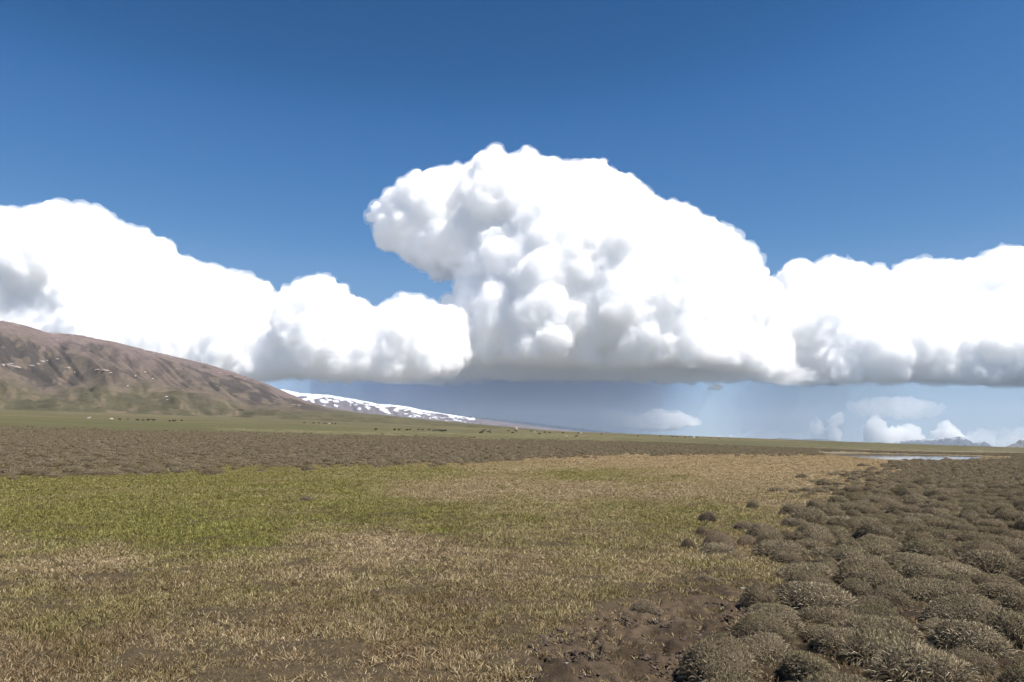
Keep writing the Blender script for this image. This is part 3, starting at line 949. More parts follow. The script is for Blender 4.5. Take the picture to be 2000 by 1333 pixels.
def mound_shape(r, a, b, hgt, nu=26, nv=9, pw=0.74):
    """dome with steep, slightly undercut flanks and lumps; returns verts, faces"""
    ph = r.uniform(0, 6.28, 5)
    am = r.uniform(-1, 1, 5) * np.array([.20, .18, .12, .08, .06])
    th = np.linspace(0, 2 * np.pi, nu, endpoint=False)
    rad = 1 + sum(am[k] * np.cos((k + 1) * th + ph[k]) for k in range(5))
    lev = np.linspace(0, 1, nv)
    tiltx, tilty = r.uniform(-.18, .18, 2)
    v = []
    for q in lev:
        zz = hgt * (np.sin(q * np.pi / 2) ** 0.85)
        k = np.cos(q * np.pi / 2) ** pw * (1 - 0.10 * (1 - q) ** 3)
        x, y = a * rad * k * np.cos(th), b * rad * k * np.sin(th)
        z = zz * (1 + tiltx * x / a + tilty * y / b) + 0.16 * hgt * np.sin(3.2 * x / a + ph[0]) * np.cos(2.8 * y / b + ph[1]) * q
        if q == 0:
            z = np.full(nu, -0.10)
        v.append(np.stack([x, y, z], 1))
    v = np.stack(v, 1)                       # nu, nv, 3
    top = v[:, -1].mean(0)
    verts = np.concatenate([v[:, :-1].reshape(-1, 3), top[None]])
    nv1 = nv - 1
    f = grid_faces(nu, nv1, wrap=True)
    tri = [(i * nv1 + nv1 - 1, ((i + 1) % nu) * nv1 + nv1 - 1, len(verts) - 1) for i in range(nu)]
    return verts, f, np.array(tri)

def hummock_meshes(seed, nblade, width, pale=False, length=(.018, .046), tall=(.16, .26), pw=.74):
    r = np.random.default_rng(seed)
    a, b, hgt = r.uniform(.30, .42), r.uniform(.28, .38), r.uniform(*tall)
    v, q, t = mound_shape(r, a, b, hgt, pw=pw)
    tris = np.concatenate([q[:, [0, 1, 2]], q[:, [0, 2, 3]], t])
    me = mesh_np('hummock', v, tris)
    me.materials.append(MOUND_MAT)
    p0, p1, p2 = v[tris[:, 0]], v[tris[:, 1]], v[tris[:, 2]]
    nr = np.cross(p1 - p0, p2 - p0)
    ar = np.linalg.norm(nr, axis=1) * (p0[:, 2] + p1[:, 2] + p2[:, 2] > -0.05)
    nr /= np.linalg.norm(nr, axis=1)[:, None] + 1e-9
    if (nr[:, 2] * ar).sum() < 0:
        nr = -nr
    pick = r.choice(len(tris), nblade, p=ar / ar.sum())
    u, w = r.uniform(0, 1, nblade), r.uniform(0, 1, nblade)
    fl = u + w > 1
    u[fl], w[fl] = 1 - u[fl], 1 - w[fl]
    pos = p0[pick] * (1 - u - w)[:, None] + p1[pick] * u[:, None] + p2[pick] * w[:, None]
    n = nr[pick] + np.array([0, 0, 0.35])
    n /= np.linalg.norm(n, axis=1)[:, None]
    steep = 1 - np.clip(nr[pick][:, 2], 0, 1)
    ln = r.uniform(*length, nblade) * (1 + 1.6 * steep ** 2)
    gv, gf, tip, sh = blades(pos - n * .006, n, ln, np.full(nblade, width) * r.uniform(.6, 1.3, nblade), r.uniform(.15, .9, nblade), r, droop=0.9)
    gm = mesh_np('grass_cover', gv, gf, smooth_shade=False)
    add_attr(gm, 'tip', tip)
    add_attr(gm, 'blade', sh)
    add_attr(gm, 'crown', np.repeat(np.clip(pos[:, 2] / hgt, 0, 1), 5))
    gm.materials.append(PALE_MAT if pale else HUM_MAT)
    return me, gm, max(a, b), hgt

HUM = []
for k in range(10):
    lo_ = rng.uniform(.014, .028)
    HUM.append(hummock_meshes(500 + k, 3200, .0062, False, (lo_, lo_ * rng.uniform(1.9, 3.2)), pw=rng.uniform(.66, .95)))
HUM_PALE = [hummock_meshes(560 + k, 3000, .0065, True) for k in range(3)]

# where hummocks stand: dart throwing, big ones first, on the wet ground right and on the rise left
def darts(x, y, rad, occupied, pack=.97):
    cell = 1.2
    keep = []
    for i in range(len(x)):
        cx, cy_ = int(math.floor(x[i] / cell)), int(math.floor(y[i] / cell))
        ok = True
        for a in (-1, 0, 1):
            for b in (-1, 0, 1):
                for (ox, oy, orad) in occupied.get((cx + a, cy_ + b), ()):
                    if (ox - x[i]) ** 2 + (oy - y[i]) ** 2 < (pack * (orad + rad[i])) ** 2:
                        ok = False
                        break
                if not ok: break
            if not ok: break
        if ok:
            occupied.setdefault((cx, cy_), []).append((x[i], y[i], rad[i]))
            keep.append(i)
    return np.array(keep, int)

occ = {}
HAND = []   # hummocks one can point at in the photograph: column, row of the foot, half width in pixels, pale?
for a, b, w_, pale in [(1518,1235,58,0),(1628,1222,52,0),(1655,1278,52,0),(1490,1300,64,0),(1600,1345,74,0),(1745,1250,70,0),(1760,1305,86,0),(1850,1350,90,0),
                       (1752,1188,42,0),(1590,1160,62,0),(1700,1120,46,0),(1850,1180,74,0),(1930,1290,80,0),(1900,1230,80,0),(1545,1100,28,0),(1575,1115,25,0),(1620,1090,28,0),
                       (1387,1020,20,1),(1375,1045,17,1),(1398,1052,24,1),(1410,1073,38,1),(1460,1067,22,1),(1462,1036,28,1),(1345,1072,16,1),
                       (1560,1030,24,0),(1590,1036,26,0),(1655,970,14,0),(1610,990,13,0),(1388,1140,26,0),(1265,1200,46,1),(1712,1035,17,0),(1640,1010,20,0),(597,980,13,0),(1848,897.5,6,0),(1722,894.6,4,0)]:
    p = ground_at([a], [b])[0]
    half = .88 * w_ / FPX * np.linalg.norm(p)
    HAND.append((p[0], p[1] + half * .7, half, pale))
    occ.setdefault((int(math.floor(p[0] / 1.2)), int(math.floor((p[1] + half * .7) / 1.2))), []).append((p[0], p[1] + half * .7, half))

def scatter(n, rlo, rhi, az0, az1, zone, rad):
    q = np.sqrt(rng.uniform(rlo ** 2, rhi ** 2, n))
    t = np.radians(rng.uniform(az0, az1, n))
    x, y = np.sin(t) * q, np.cos(t) * q
    z = height(x, y)
    jit = rng.normal(0, 1, n) * np.clip(q / 14, .5, 4.0) * .8 * (q > 13) * (rng.uniform(0, 1, n) < .4)     # a few stray out past the edge
    zn = zones(x + jit, y + jit * (6.0 if zone == 'left' else .5), z)
    k = zn[zone] & ~zn['beyond'] & (poly_dist(x, y, POND) < -5.0)
    return x[k], y[k]

stand = []
for lo, hi, per in ((1.0, 22.0, 40), (22.0, 60.0, 16)):
    n = int(per * 0.5 * math.radians(60) * (hi ** 2 - lo ** 2))
    x, y = scatter(n, lo, hi, 2, 62, 'right', None)
    rad = np.sort(.13 + .25 * rng.uniform(0, 1, len(x)) ** 1.5)[::-1]
    k = darts(x, y, rad, occ)
    stand += [(x[i], y[i], rad[i]) for i in k]
for az0, az1, lo, hi, zone, n in ((10, 60, 60.0, 240.0, 'right', 42000), (-44, 40, 38.0, 330.0, 'left', 90000)):
    x, y = scatter(n, lo, hi, az0, az1, zone, None)
    rad = rng.uniform(.24, .52, len(x))
    occ2 = {}
    k = darts(x, y, rad, occ2, .78)
    stand += [(x[i], y[i], rad[i]) for i in k]
stand = np.array(stand)
sx, sy = stand[:, 0], stand[:, 1]
sz = height(sx, sy)
spx, spy = to_pixel(sx, sy, sz)
show = stand[:, 2] / np.hypot(sx, sy) * FPX
seen = (spx > -40) & (spx < 2040) & (spy < 1400) & (sy > 2)
order = np.argsort(-np.where(seen, show, 0))
N_SINGLE = 300 - len(HAND)
single, rest = order[:N_SINGLE], order[N_SINGLE:]

def put_hummock(x, y, rad, var, label, group, squash=None):
    me, gm, ra, hg = var
    z = float(height(np.array([x]), np.array([y]))[0])
    o = bpy.data.objects.new('hummock', None)
    o.empty_display_size = .2
    COL.objects.link(o)
    b = bpy.data.objects.new('mound', me)
    COL.objects.link(b)
    b.parent = o
    g = bpy.data.objects.new('grass_cover', gm)
    COL.objects.link(g)
    g.parent = o
    s = rad / ra
    hs = (0.75 * s + 0.25) * (squash if squash else rng.uniform(.6, 1.35))
    o.location = (x, y, z - 0.015)
    o.scale = (s * rng.uniform(.85, 1.2), s * rng.uniform(.75, 1.15), hs)
    o.rotation_euler = (0, 0, rng.uniform(0, 6.283))
    tag(o, label, 'hummock', group)
    return o

def packed_label(x, y, rad):
    z = height(np.array([x]), np.array([y]))
    px, py = to_pixel(np.array([x]), np.array([y]), z)
    edge = poly_dist(px, py, RIGHT_FIELD)[0] * math.hypot(x, y) / FPX < 0.9
    size = 'big' if rad > .37 else ('middling' if rad > .29 else 'small')
    if edge:
        return size + ' grassy hummock on the outer edge of the packed field, next to the meadow', size + ' hummocks along the meadow edge'
    return size + ' grassy hummock hemmed in by others within the packed field', size + ' hummocks within the packed field'
pale_lab = 'pale dry-grass hummock in the loose clump standing out in the meadow'
mudlab = 'dark shaggy hummock at the edge of the trodden mud'
lone = 'low shaggy mound of dry grass alone in the meadow beside the mud'
for k, (x, y, half, pale) in enumerate(HAND):
    if k in (28, 29):
        lab, grp = lone, 'lone mounds beside the mud'
    elif k == 32:
        lab, grp = 'small dark tussock alone in the green meadow', None
    elif k == 33:
        lab, grp = 'rounded grassy hummock standing at the near shore of the pond', None
    elif k == 34:
        lab, grp = 'low grassy hummock at the straw-coloured shore of the pond', None
    elif pale:
        lab, grp = pale_lab, 'pale hummocks in the meadow'
    elif k < 5:
        lab, grp = mudlab, 'hummocks at the edge of the mud'
    else:
        lab, grp = packed_label(x, y, half)
    put_hummock(x, y, half, (HUM_PALE if pale else HUM)[k % (3 if pale else 10)], lab, grp, (.62 if k in (28, 29) else 1.0) if not (pale and k != 29) else 1.25)
for i in single:
    lab, grp = packed_label(sx[i], sy[i], stand[i, 2])
    put_hummock(sx[i], sy[i], stand[i, 2], HUM[int(rng.integers(10))], lab, grp)

# ------------------------------------------------------------------ instancing of uncountable cover
def scatter_object(name, label, cat, pts, rot, scl, idx, variants, extra=None):
    """one object of many small pieces: points carrying turn, size and kind, each given one of the variant meshes"""
    me = bpy.data.meshes.new(name)
    me.vertices.add(len(pts))
    me.vertices.foreach_set('co', np.asarray(pts, np.float32).ravel())
    add_vec(me, 'turn', rot)
    add_vec(me, 'size', scl)
    a = me.attributes.new('pick', 'INT', 'POINT')
    a.data.foreach_set('value', np.asarray(idx, np.int32))
    for k, v in (extra or {}).items():
        add_attr(me, k, v)
    coll = bpy.data.collections.new(name + '_pieces')
    for k, vm in enumerate(variants):
        coll.objects.link(bpy.data.objects.new('%s_piece_%02d' % (name, k), vm))
    o = link(name, me)
    tree = bpy.data.node_groups.new(name + '_scatter', 'GeometryNodeTree')
    tree.interface.new_socket('Geometry', in_out='INPUT', socket_type='NodeSocketGeometry')
    tree.interface.new_socket('Geometry', in_out='OUTPUT', socket_type='NodeSocketGeometry')
    N, L = tree.nodes, tree.links
    gi, go = N.new('NodeGroupInput'), N.new('NodeGroupOutput')
    ci = N.new('GeometryNodeCollectionInfo')
    ci.inputs['Collection'].default_value = coll
    ci.inputs['Separate Children'].default_value = True
    ci.inputs['Reset Children'].default_value = True
    iop = N.new('GeometryNodeInstanceOnPoints')
    iop.inputs['Pick Instance'].default_value = True
    def named(nm, ty):
        nd = N.new('GeometryNodeInputNamedAttribute')
        nd.data_type = ty
        nd.inputs['Name'].default_value = nm
        return nd.outputs['Attribute']
    L.new(gi.outputs[0], iop.inputs['Points'])
    L.new(ci.outputs[0], iop.inputs['Instance'])
    L.new(named('pick', 'INT'), iop.inputs['Instance Index'])
    e2r = N.new('FunctionNodeEulerToRotation')
    L.new(named('turn', 'FLOAT_VECTOR'), e2r.inputs[0])
    L.new(e2r.outputs[0], iop.inputs['Rotation'])
    L.new(named('size', 'FLOAT_VECTOR'), iop.inputs['Scale'])
    L.new(iop.outputs[0], go.inputs[0])
    md = o.modifiers.new('scatter', 'NODES')
    md.node_group = tree
    return tag(o, label, cat, kind='stuff')

def joined(me, gm):
    """mound and its blades in one mesh, for the far ones"""
    bm = bmesh.new()
    bm.from_mesh(me)
    for f in bm.faces: f.material_index = 0
    n = len(bm.faces)
    bm.from_mesh(gm)
    bm.faces.ensure_lookup_table()
    for f in bm.faces[n:]: f.material_index = 1
    out = bpy.data.meshes.new('far_hummock')
    bm.to_mesh(out)
    bm.free()
    out.materials.append(me.materials[0])
    out.materials.append(gm.materials[0])
    for nm in ('tip', 'blade', 'crown'):
        src = np.zeros(len(gm.vertices), np.float32)
        gm.attributes[nm].data.foreach_get('value', src)
        full = np.concatenate([np.zeros(len(me.vertices), np.float32), src])
        if nm in out.attributes:
            out.attributes[nm].data.foreach_set('value', full)
        else:
            add_attr(out, nm, full)
    return out
FARHUM = []
for k in range(7):
    me, gm, ra, hg = hummock_meshes(700 + k, 460, .020, False, (.03, .08), (.15, .26), 1.0)
    FARHUM.append((joined(me, gm), ra))
def field(name, label, sel, kinds):
    n = len(sel)
    idx = rng.integers(0, 7, n)
    s = stand[sel, 2] / np.array([kinds[k][1] for k in idx])
    size = np.stack([s, s * rng.uniform(.85, 1.15, n), (.75 * s + .25) * rng.uniform(.7, 1.1, n)], 1)
    turn = np.stack([np.zeros(n), np.zeros(n), rng.uniform(0, 6.283, n)], 1)
    scatter_object(name, label, 'hummocks', np.stack([sx[sel], sy[sel], sz[sel] - .02], 1), turn, size, idx, [f[0] for f in kinds])
near_rest = rest[np.hypot(sx[rest], sy[rest]) < 30]
rest = rest[np.hypot(sx[rest], sy[rest]) >= 30]
NEARHUM = [(joined(h[0], h[1]), h[2]) for h in HUM[:7]]
is_left = (spx[rest] < 1640) & (spy[rest] < 945) & (sx[rest] < sy[rest] * .5)
field('hummock_field', 'rough brown band of grassy hummocks at the foot of the green slope', rest[is_left], FARHUM)
field('hummock_field', 'crowded field of small grassy hummocks stretching back to the pond', rest[~is_left], FARHUM)
field('hummock_field', 'smaller hummocks crowded between the big ones beside the meadow', near_rest, NEARHUM)

# ------------------------------------------------------------------ meadow grass
def tuft_mesh(seed, n, spread, lo, hi, width, flat):
    r = np.random.default_rng(seed)
    q, t = spread * np.sqrt(r.uniform(0, 1, n)), r.uniform(0, 6.283, n)
    pos = np.stack([q * np.cos(t), q * np.sin(t), np.full(n, -.008)], 1)
    nrm = np.stack([np.cos(t) * q / spread * flat, np.sin(t) * q / spread * flat, np.ones(n)], 1) + r.normal(0, .12, (n, 3))
    nrm /= np.linalg.norm(nrm, axis=1)[:, None]
    v, f, tip, sh = blades(pos, nrm, r.uniform(lo, hi, n), np.full(n, width) * r.uniform(.7, 1.3, n), r.uniform(.05, .6, n), r, droop=.3)
    me = mesh_np('tuft', v, f, smooth_shade=False)
    add_attr(me, 'tip', tip)
    add_attr(me, 'blade', sh)
    me.materials.append(TUFT_MAT)
    return me
TUFTS = [tuft_mesh(900 + k, 16, .055, .025, .085, .0052, .6) for k in range(6)] + [tuft_mesh(910 + k, 14, .07, .025, .075, .0055, 1.4) for k in range(3)]

hx = np.concatenate([[h[0] for h in HAND], sx[single]])
hy = np.concatenate([[h[1] for h in HAND], sy[single]])
hr = np.concatenate([[h[2] for h in HAND], stand[single, 2]])
def on_hummock(x, y):
    hit = np.zeros(len(x), bool)
    for a, b, c_ in zip(hx, hy, hr):
        hit |= (x - a) ** 2 + (y - b) ** 2 < (c_ * .85) ** 2
    return hit

P = []
edges = np.concatenate([[1.5], np.geomspace(5, 200, 34)])
for lo, hi in zip(edges[:-1], edges[1:]):
    mid = (lo + hi) / 2
    dens = 420.0 * (8.0 / max(mid, 8.0)) ** 1.35
    n = int(dens * math.radians(42) * (hi ** 2 - lo ** 2))
    q = np.sqrt(rng.uniform(lo ** 2, hi ** 2, n))
    t = np.radians(rng.uniform(-42, 42, n))
    P.append(np.stack([np.sin(t) * q, np.cos(t) * q], 1))
P = np.concatenate(P)
x, y = P[:, 0], P[:, 1]
z = height(x, y)
zn = zones(x, y, z)
r_ = np.hypot(x, y)
bare = smooth(0.56, 0.70, fbm(x / .55, y / .55, 3, 61)) * smooth(26, 10, r_)     # trodden bare spots close by
keep = ~zn['beyond'] & ~(zn['left'] & (rng.uniform(0, 1, len(x)) > .3 * smooth(110, 45, r_))) & (poly_dist(x, y, POND) < -0.5)
prob = np.where(zn['right'], 0.22 * smooth(60, 20, r_), 1.0) * (1 - 0.88 * zn['mud']) * (1 - .55 * bare)
keep &= rng.uniform(0, 1, len(x)) < prob
keep &= ~on_hummock(x, y)
x, y, z, r_ = x[keep], y[keep], z[keep], r_[keep]
g = green_at(zn['px'][keep], zn['py'][keep], x, y)
g = np.where(zn['right'][keep], g * .6, g)
n = len(x)
wide = (np.maximum(r_, 8) / 8) ** .62 * rng.uniform(.75, 1.3, n)
tall = .85 * (np.maximum(r_, 8) / 8) ** .12 * rng.uniform(.65, 1.25, n) * (0.75 + .5 * fbm(x / .8, y / .8, 2, 67)) * (0.85 + .3 * g)
turn = np.stack([rng.normal(0, .10, n), rng.normal(0, .10, n), rng.uniform(0, 6.283, n)], 1)
scatter_object('meadow_grass', 'short meadow grass, fresh green mixed with dry straw', 'grass', np.stack([x, y, z], 1), turn,
               np.stack([wide, wide, tall], 1), rng.integers(0, 9, n), TUFTS, {'fresh': g, 'vary': np.clip(rng.uniform(0, 1, n) ** 2 * .8 + .35 * smooth(1040, 1250, zn['py'][keep]) + .9 * (fbm(x / .7, y / .7, 3, 63) - .55), 0, 1)})

# ------------------------------------------------------------------ mud clods
m = Nodes('wet_earth')
geo = m.n('ShaderNodeNewGeometry').outputs['Position']
c = m.ramp(m.noise(14.0, 5, .65, geo), [(.3, (.055, .039, .03)), (.55, (.085, .062, .047)), (.8, (.12, .09, .07))])
m.bsdf(c, .85, .25, Normal=m.bump(m.noise(70.0, 4, .7, geo), .8, .01))
CLODS = []
for k in range(5):
    r = np.random.default_rng(40 + k)
    bm = bmesh.new()
    bmesh.ops.create_icosphere(bm, subdivisions=2, radius=1.0)
    o3 = r.uniform(0, 50, 3)
    for v in bm.verts:
        p = np.array(v.co)
        v.co = v.co * (0.75 + .6 * float(vnoise(p[0] * 1.6 + o3[0] + p[2], p[1] * 1.6 + o3[1] - p[2], k)))
        v.co.z *= .85
    me = bpy.data.meshes.new('clod')
    bm.to_mesh(me)
    bm.free()
    me.materials.append(m.mat)
    CLODS.append(me)
n = 160000
q, t = np.sqrt(rng.uniform(3 ** 2, 26 ** 2, n)), np.radians(rng.uniform(-40, 44, n))
x, y = np.sin(t) * q, np.cos(t) * q
z = height(x, y)
zn = zones(x, y, z)
pr = np.maximum(zn['mud'] * 1.0, np.where(zn['right'], .30, 0.012)) * smooth(0.45, 0.6, fbm(x / .3, y / .3, 2, 69))
k = (rng.uniform(0, 1, n) < pr) & ~on_hummock(x, y)
x, y, z = x[k], y[k], z[k]
n = len(x)
s = rng.uniform(.005, .017, n) * (1 + 1.0 * (rng.uniform(0, 1, n) > .95))
scatter_object('mud_clods', 'crumbled dark brown clods of trodden mud', 'mud', np.stack([x, y, z + .003], 1), np.stack([rng.uniform(0, .5, n), rng.uniform(0, .5, n), rng.uniform(0, 6.28, n)], 1),
               np.stack([s * 1.2, s, s * .9], 1), rng.integers(0, 5, n), CLODS)
# ------------------------------------------------------------------ rocks, snow patches, bones
from mathutils.bvhtree import BVHTree
def rock_mesh(name, seed, mat, flat=.55, jag=.55):
    r = np.random.default_rng(seed)
    bm = bmesh.new()
    bmesh.ops.create_icosphere(bm, subdivisions=3, radius=1.0)
    cuts = r.normal(size=(9, 3))
    cuts /= np.linalg.norm(cuts, axis=1)[:, None]
    off = r.uniform(.55, .95, 9)
    o3 = r.uniform(0, 40, 2)
    for v in bm.verts:
        p = np.array(v.co)
        k = min(1.0, min(off[i] / max(p @ cuts[i], 1e-3) for i in range(9) if p @ cuts[i] > 0.05)) if any(p @ c > 0.05 for c in cuts) else 1.0
        k *= 1 + jag * (float(fbm(p[0] * 2 + o3[0] + p[2], p[1] * 2 + o3[1] - p[2], 3, seed)) - .5)
        v.co = (p[0] * k, p[1] * k, p[2] * k * flat)
    me = bpy.data.meshes.new(name)
    bm.to_mesh(me)
    bm.free()
    me.materials.append(mat)
    return me
def rock_material(name, a, b, scale):
    m = Nodes(name)
    co = m.n('ShaderNodeTexCoord').outputs['Object']
    n = m.noise(scale, 6, .65, co)
    c = m.mix(m.rng(n, .35, .65), a, b)
    m.bsdf(c, .9, .1, Normal=m.bump(n, .8, .15))
    return m.mat
OUTCROP = rock_material('pink_limestone', (.20, .155, .135), (.42, .34, .30), 3.0)
PALE_ROCK = rock_material('bleached_limestone', (.22, .185, .165), (.38, .33, .30), 3.0)
SNOWBIT = rock_material('old_snow', (.70, .71, .74), (.84, .85, .88), 3.0)
vco = np.zeros(len(hill.data.vertices) * 3, np.float32)
hill.data.vertices.foreach_get('co', vco)
vco = vco.reshape(-1, 3)
pv = np.zeros(len(hill.data.loops), np.int32)
hill.data.loops.foreach_get('vertex_index', pv)
tree = BVHTree.FromPolygons([tuple(p) for p in vco.tolist()], pv.reshape(-1, 4).tolist())
def on_hill(px, py):
    d = Vector(ray(px, py)).normalized()
    hit = tree.ray_cast(Vector((0, 0, EYE)), d)
    k = 0
    while hit[0] is None and k < 12:
        py += 1.0
        k += 1
        hit = tree.ray_cast(Vector((0, 0, EYE)), Vector(ray(px, py)).normalized())
    return hit[0]
ROCKS = {id_: [rock_mesh('rock_outcrop', 300 + 10 * j + k, mt) for k in range(4)] for j, (id_, mt) in enumerate((('pale', PALE_ROCK), ('pink', OUTCROP), ('snow', SNOWBIT)))}
def place_rock(px, py, w, h, kind, name, label, cat, group, k):
    p = on_hill(px, py)
    if p is None:
        return
    s = p.length / FPX
    o = bpy.data.objects.new(name, ROCKS[kind][k % 4])
    COL.objects.link(o)
    o.location = p
    o.scale = (w / 2 * s, max(w * .35, h) * s, h * 1.0 * s)
    o.rotation_euler = (0, 0, rng.uniform(-.5, .5))
    tag(o, label, cat, group)
flank = [(8,715,30,5),(32,718,15,4),(20,711,9,3),(62,715,9,3.5),(74,712,8,3.5),(82,707,10,4),(92,705,9,3),(112,702,7,3)]
brown = [(192,723,14,4),(205,725,15,5),(216,729,9,4),(132,719,12,4),(146,728,7,3),(196,703,5,2)]
crest = [(110,665,9,2.5),(140,657,8,2.5),(270,681,8,3),(281,685,9,4),(300,691,6,3),(315,704,4,1.5),(346,721,8,2),(349,728,6,1.5),(361,709,4,1.5),(373,713,4,1.5),(392,725,7,2),
         (420,723,11,2.5),(428,729,10,2.5),(445,733,8,2.5),(460,737,7,2),(476,742,9,2),(573,791,9,3),(583,793,7,2.5),(423,754,6,1.5)]
for k, a in enumerate(flank):
    place_rock(*a, 'pale', 'rock_outcrop', 'bleached white rock outcrop on the dark flank of the brown hill', 'rock', 'white outcrops on the hill flank', k)
for k, a in enumerate(brown):
    place_rock(*a, 'pink', 'rock_outcrop', 'pinkish brown crag jutting from a spur of the brown hill', 'rock', 'crags on the hill spurs', k)
for k, a in enumerate(crest):
    place_rock(*a, 'pink', 'rock_outcrop', 'small pale pink ledge of rock near the descending hill crest', 'rock', 'ledges along the hill crest', k)
for k, a in enumerate([(265,735,4.5,1.6),(283,727,5,1.8),(299,740,5,1.6),(250,754,4,1.3),(326,775,6,1.6),(327,781,5,1.0)]):
    place_rock(*a, 'snow', 'snow_patch', 'little patch of leftover snow in a gully of the brown hill', 'snow', 'snow patches in the hill gullies', k)

p = ground_at([1007], [842])[0]
s = np.linalg.norm(p) / FPX
boulder = link('boulder', rock_mesh('boulder', 77, rock_material('boulder_stone', (.24, .18, .15), (.46, .37, .32), 2.2), 1.0, .7), loc=(p[0], p[1], p[2] + 3.5 * s))
boulder.scale = (3.6 * s, 3.4 * s, 5.4 * s)
boulder.rotation_euler = (.1, -.12, .4)
tag(boulder, 'pinkish upright boulder standing among the cattle on the green slope', 'boulder')

BONE = rock_material('bleached_bone', (.60, .54, .45), (.78, .72, .62), 20.0)
def small(px, py, w, d, h, turn, name, label, cat, seed):
    q = ground_at([px], [py])[0]
    o = link(name, rock_mesh(name, seed, BONE, 1.0, .5), loc=(q[0], q[1], q[2] + h * .8 + .012))
    o.scale = (w, d, h)
    o.rotation_euler = (0, .06, turn)
    tag(o, label, cat)
small(1450, 1153, .044, .015, .013, .35, 'bone_fragment', 'slim white bone fragment lying on the mud beyond the shaggy hummocks', 'bone', 201)
small(1095, 1297, .028, .022, .020, .9, 'stone', 'larger of two pale stones lying side by side in the mud', 'stone', 202)
small(1107, 1304, .016, .014, .016, 2.1, 'stone', 'smaller of two pale stones lying side by side in the mud', 'stone', 203)

# ------------------------------------------------------------------ grazing cattle
def cow_mesh(name, mat, grazing):
    """skeleton of joints with radii, grown into one continuous skin"""
    J = [((.00, 0, 1.02), (.33, .36)),      # 0 belly (root)
         ((-.55, 0, 1.05), (.27, .30)),     # 1 rump
         ((-.82, 0, 1.08), (.13, .16)),     # 2 tail head
         ((.52, 0, 1.08), (.29, .34)),      # 3 chest
         ((.80, 0, 1.12), (.20, .24))]      # 4 shoulders
    E = [(0, 1), (1, 2), (0, 3), (3, 4)]
    if grazing:
        J += [((1.10, 0, .82), (.13, .17)), ((1.27, .02, .48), (.12, .13)), ((1.36, .03, .16), (.075, .08))]
    else:
        J += [((1.10, 0, 1.30), (.13, .17)), ((1.32, .02, 1.42), (.12, .13)), ((1.62, .03, 1.25), (.075, .08))]
    E += [(4, 5), (5, 6), (6, 7)]
    J += [((-.90, 0, .80), (.035, .035)), ((-.93, 0, .42), (.05, .05))]
    E += [(2, 8), (8, 9)]
    for side in (-1, 1):
        b = len(J)                           # hind leg: knee forward, hock back
        J += [((-.52, side * .17, .78), (.14, .16)), ((-.66, side * .17, .48), (.075, .08)), ((-.60, side * .17, .05), (.055, .055))]
        E += [(1, b), (b, b + 1), (b + 1, b + 2)]
        b = len(J)                           # fore leg
        J += [((.52, side * .16, .72), (.12, .13)), ((.54, side * .16, .42), (.075, .075)), ((.52, side * .16, .05), (.055, .055))]
        E += [(3, b), (b, b + 1), (b + 1, b + 2)]
        b = len(J)                           # horn
        h = np.array(J[6][0])
        J += [(tuple(h + np.array([-.06, side * .13, .10])), (.035, .035)), (tuple(h + np.array([-.02, side * .26, .22])), (.015, .015))]
        E += [(6, b), (b, b + 1)]
    me = bpy.data.meshes.new('skeleton')
    me.from_pydata([j[0] for j in J], E, [])
    o = bpy.data.objects.new('skeleton', me)
    COL.objects.link(o)
    md = o.modifiers.new('skin', 'SKIN')
    md.use_smooth_shade = True
    for sv, j in zip(me.skin_vertices[0].data, J):
        sv.radius = j[1]
    me.skin_vertices[0].data[0].use_root = True
    sb = o.modifiers.new('sub', 'SUBSURF')
    sb.levels = sb.render_levels = 1
    dg = bpy.context.evaluated_depsgraph_get()
    out = bpy.data.meshes.new_from_object(o.evaluated_get(dg))
    out.name = name
    bpy.data.objects.remove(o)
    out.materials.clear()
    out.materials.append(mat)
    return out
def coat(name, a, b):
    m = Nodes(name)
    co = m.n('ShaderNodeTexCoord').outputs['Object']
    m.bsdf(m.mix(m.rng(m.noise(3.0, 4, .6, co), .4, .6), a, b), .75, .2)
    return m.mat
COATS = {'black': coat('black_coat', (.008, .007, .007), (.02, .017, .015)), 'brown': coat('brown_coat', (.06, .03, .018), (.10, .05, .03)), 'white': coat('white_coat', (.55, .52, .47), (.75, .72, .68))}
COWS = {(c_, g): cow_mesh('cow', mt, g) for c_, mt in COATS.items() for g in (True, False)}
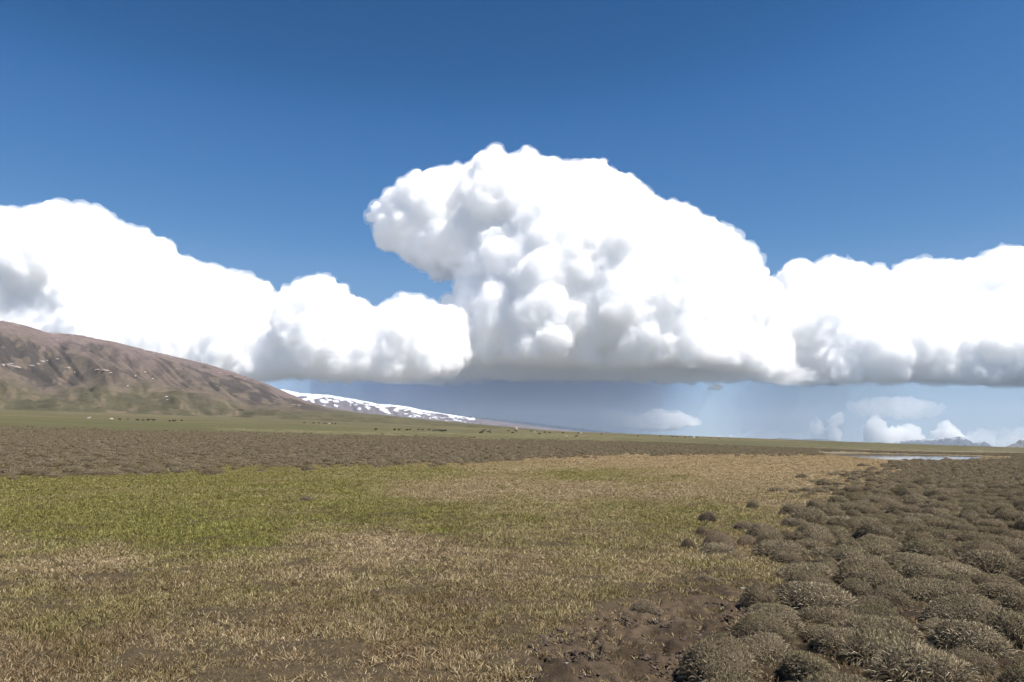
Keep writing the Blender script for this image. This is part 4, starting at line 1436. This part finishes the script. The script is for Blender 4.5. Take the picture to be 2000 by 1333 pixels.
HERDS = [
    ('scattered on the green slope below the brown hill', [(234,821),(268,823),(289,823),(291.5,821.5),(300,823.5),(338,824),(341,824.5),(355,823.5)], [(250,821),(279,823),(331,824.5)], [(173,819.5),(217.5,820.5)]),
    ('in the small far-off row at the foot of the hill', [(594,827),(612,828),(623.5,828),(633,828.5),(637,828.5),(648,829),(655,829.5)], [], [(644,829)]),
    ('in the long row of cattle below the snowy mountain', [(734.5,841),(771,841.5),(779,841.5),(795,842),(800,841.5),(817,841.5),(825,842),(848,843),(852,843),(858,843),(861.5,843),(864.5,844),(867,843),(870.5,843.5)], [(838,842)], []),
    ('in the loose knot of cattle beside the pinkish boulder', [(938.5,847.5),(941.5,846),(944,843.5),(947,842),(954.5,846),(958.5,846.5),(957.5,842.5),(993,843.5),(1001,847.5),(1008.5,844)], [], []),
    ('strung out on the green slope beyond the pinkish boulder', [(1038,843.5),(1047,844),(1053.5,849.5),(1064.5,846),(1073,847),(1099,847),(1126.5,854.5),(1129,848),(1175.5,849.5)], [], [(1045.5,846),(1106,854),(1135,848)]),
    ('on the crest of the green rise against the sky', [(1290,853.5),(1312,854),(1315.5,854.5),(1322.5,855),(1338,855.5),(1348,855),(1361.5,856),(1387.5,857),(1405,858),(1442,859)], [(1246,853.5)], [(1355.5,856)]),
]
for where, black, brown_, white in HERDS:
    for colour, spots in (('black', black), ('brown', brown_), ('white', white)):
        for (a, b) in spots:
            q = ground_at([a], [b])[0]
            o = bpy.data.objects.new('cow', COWS[(colour, bool(rng.random() < .7))])
            COL.objects.link(o)
            o.location = (q[0], q[1], q[2] - .02)
            o.rotation_euler = (0, 0, rng.choice([0.0, math.pi]) + rng.normal(0, .55))
            s = rng.uniform(.62, .80)
            o.scale = (s, s, s)
            tag(o, 'tiny %s cow %s' % (colour, where), 'cow', '%s cattle %s' % (colour, where))
# ------------------------------------------------------------------ air
def haze_box():
    s, lo, hi = 24200.0, -60.0, 1000.0
    bm = bmesh.new()
    bmesh.ops.create_cube(bm, size=1.0)
    for v in bm.verts:
        v.co = (v.co.x * 2 * s, v.co.y * 2 * s, lo if v.co.z < 0 else hi)
    me = bpy.data.meshes.new('haze')
    bm.to_mesh(me)
    bm.free()
    return me
haze = link('haze', haze_box(), cloud_volume('air_haze', 2.6e-5, (0.66, 0.80, 0.97), 0.0))
tag(haze, 'pale blue air lying over the plain and hills', 'haze', kind='stuff')
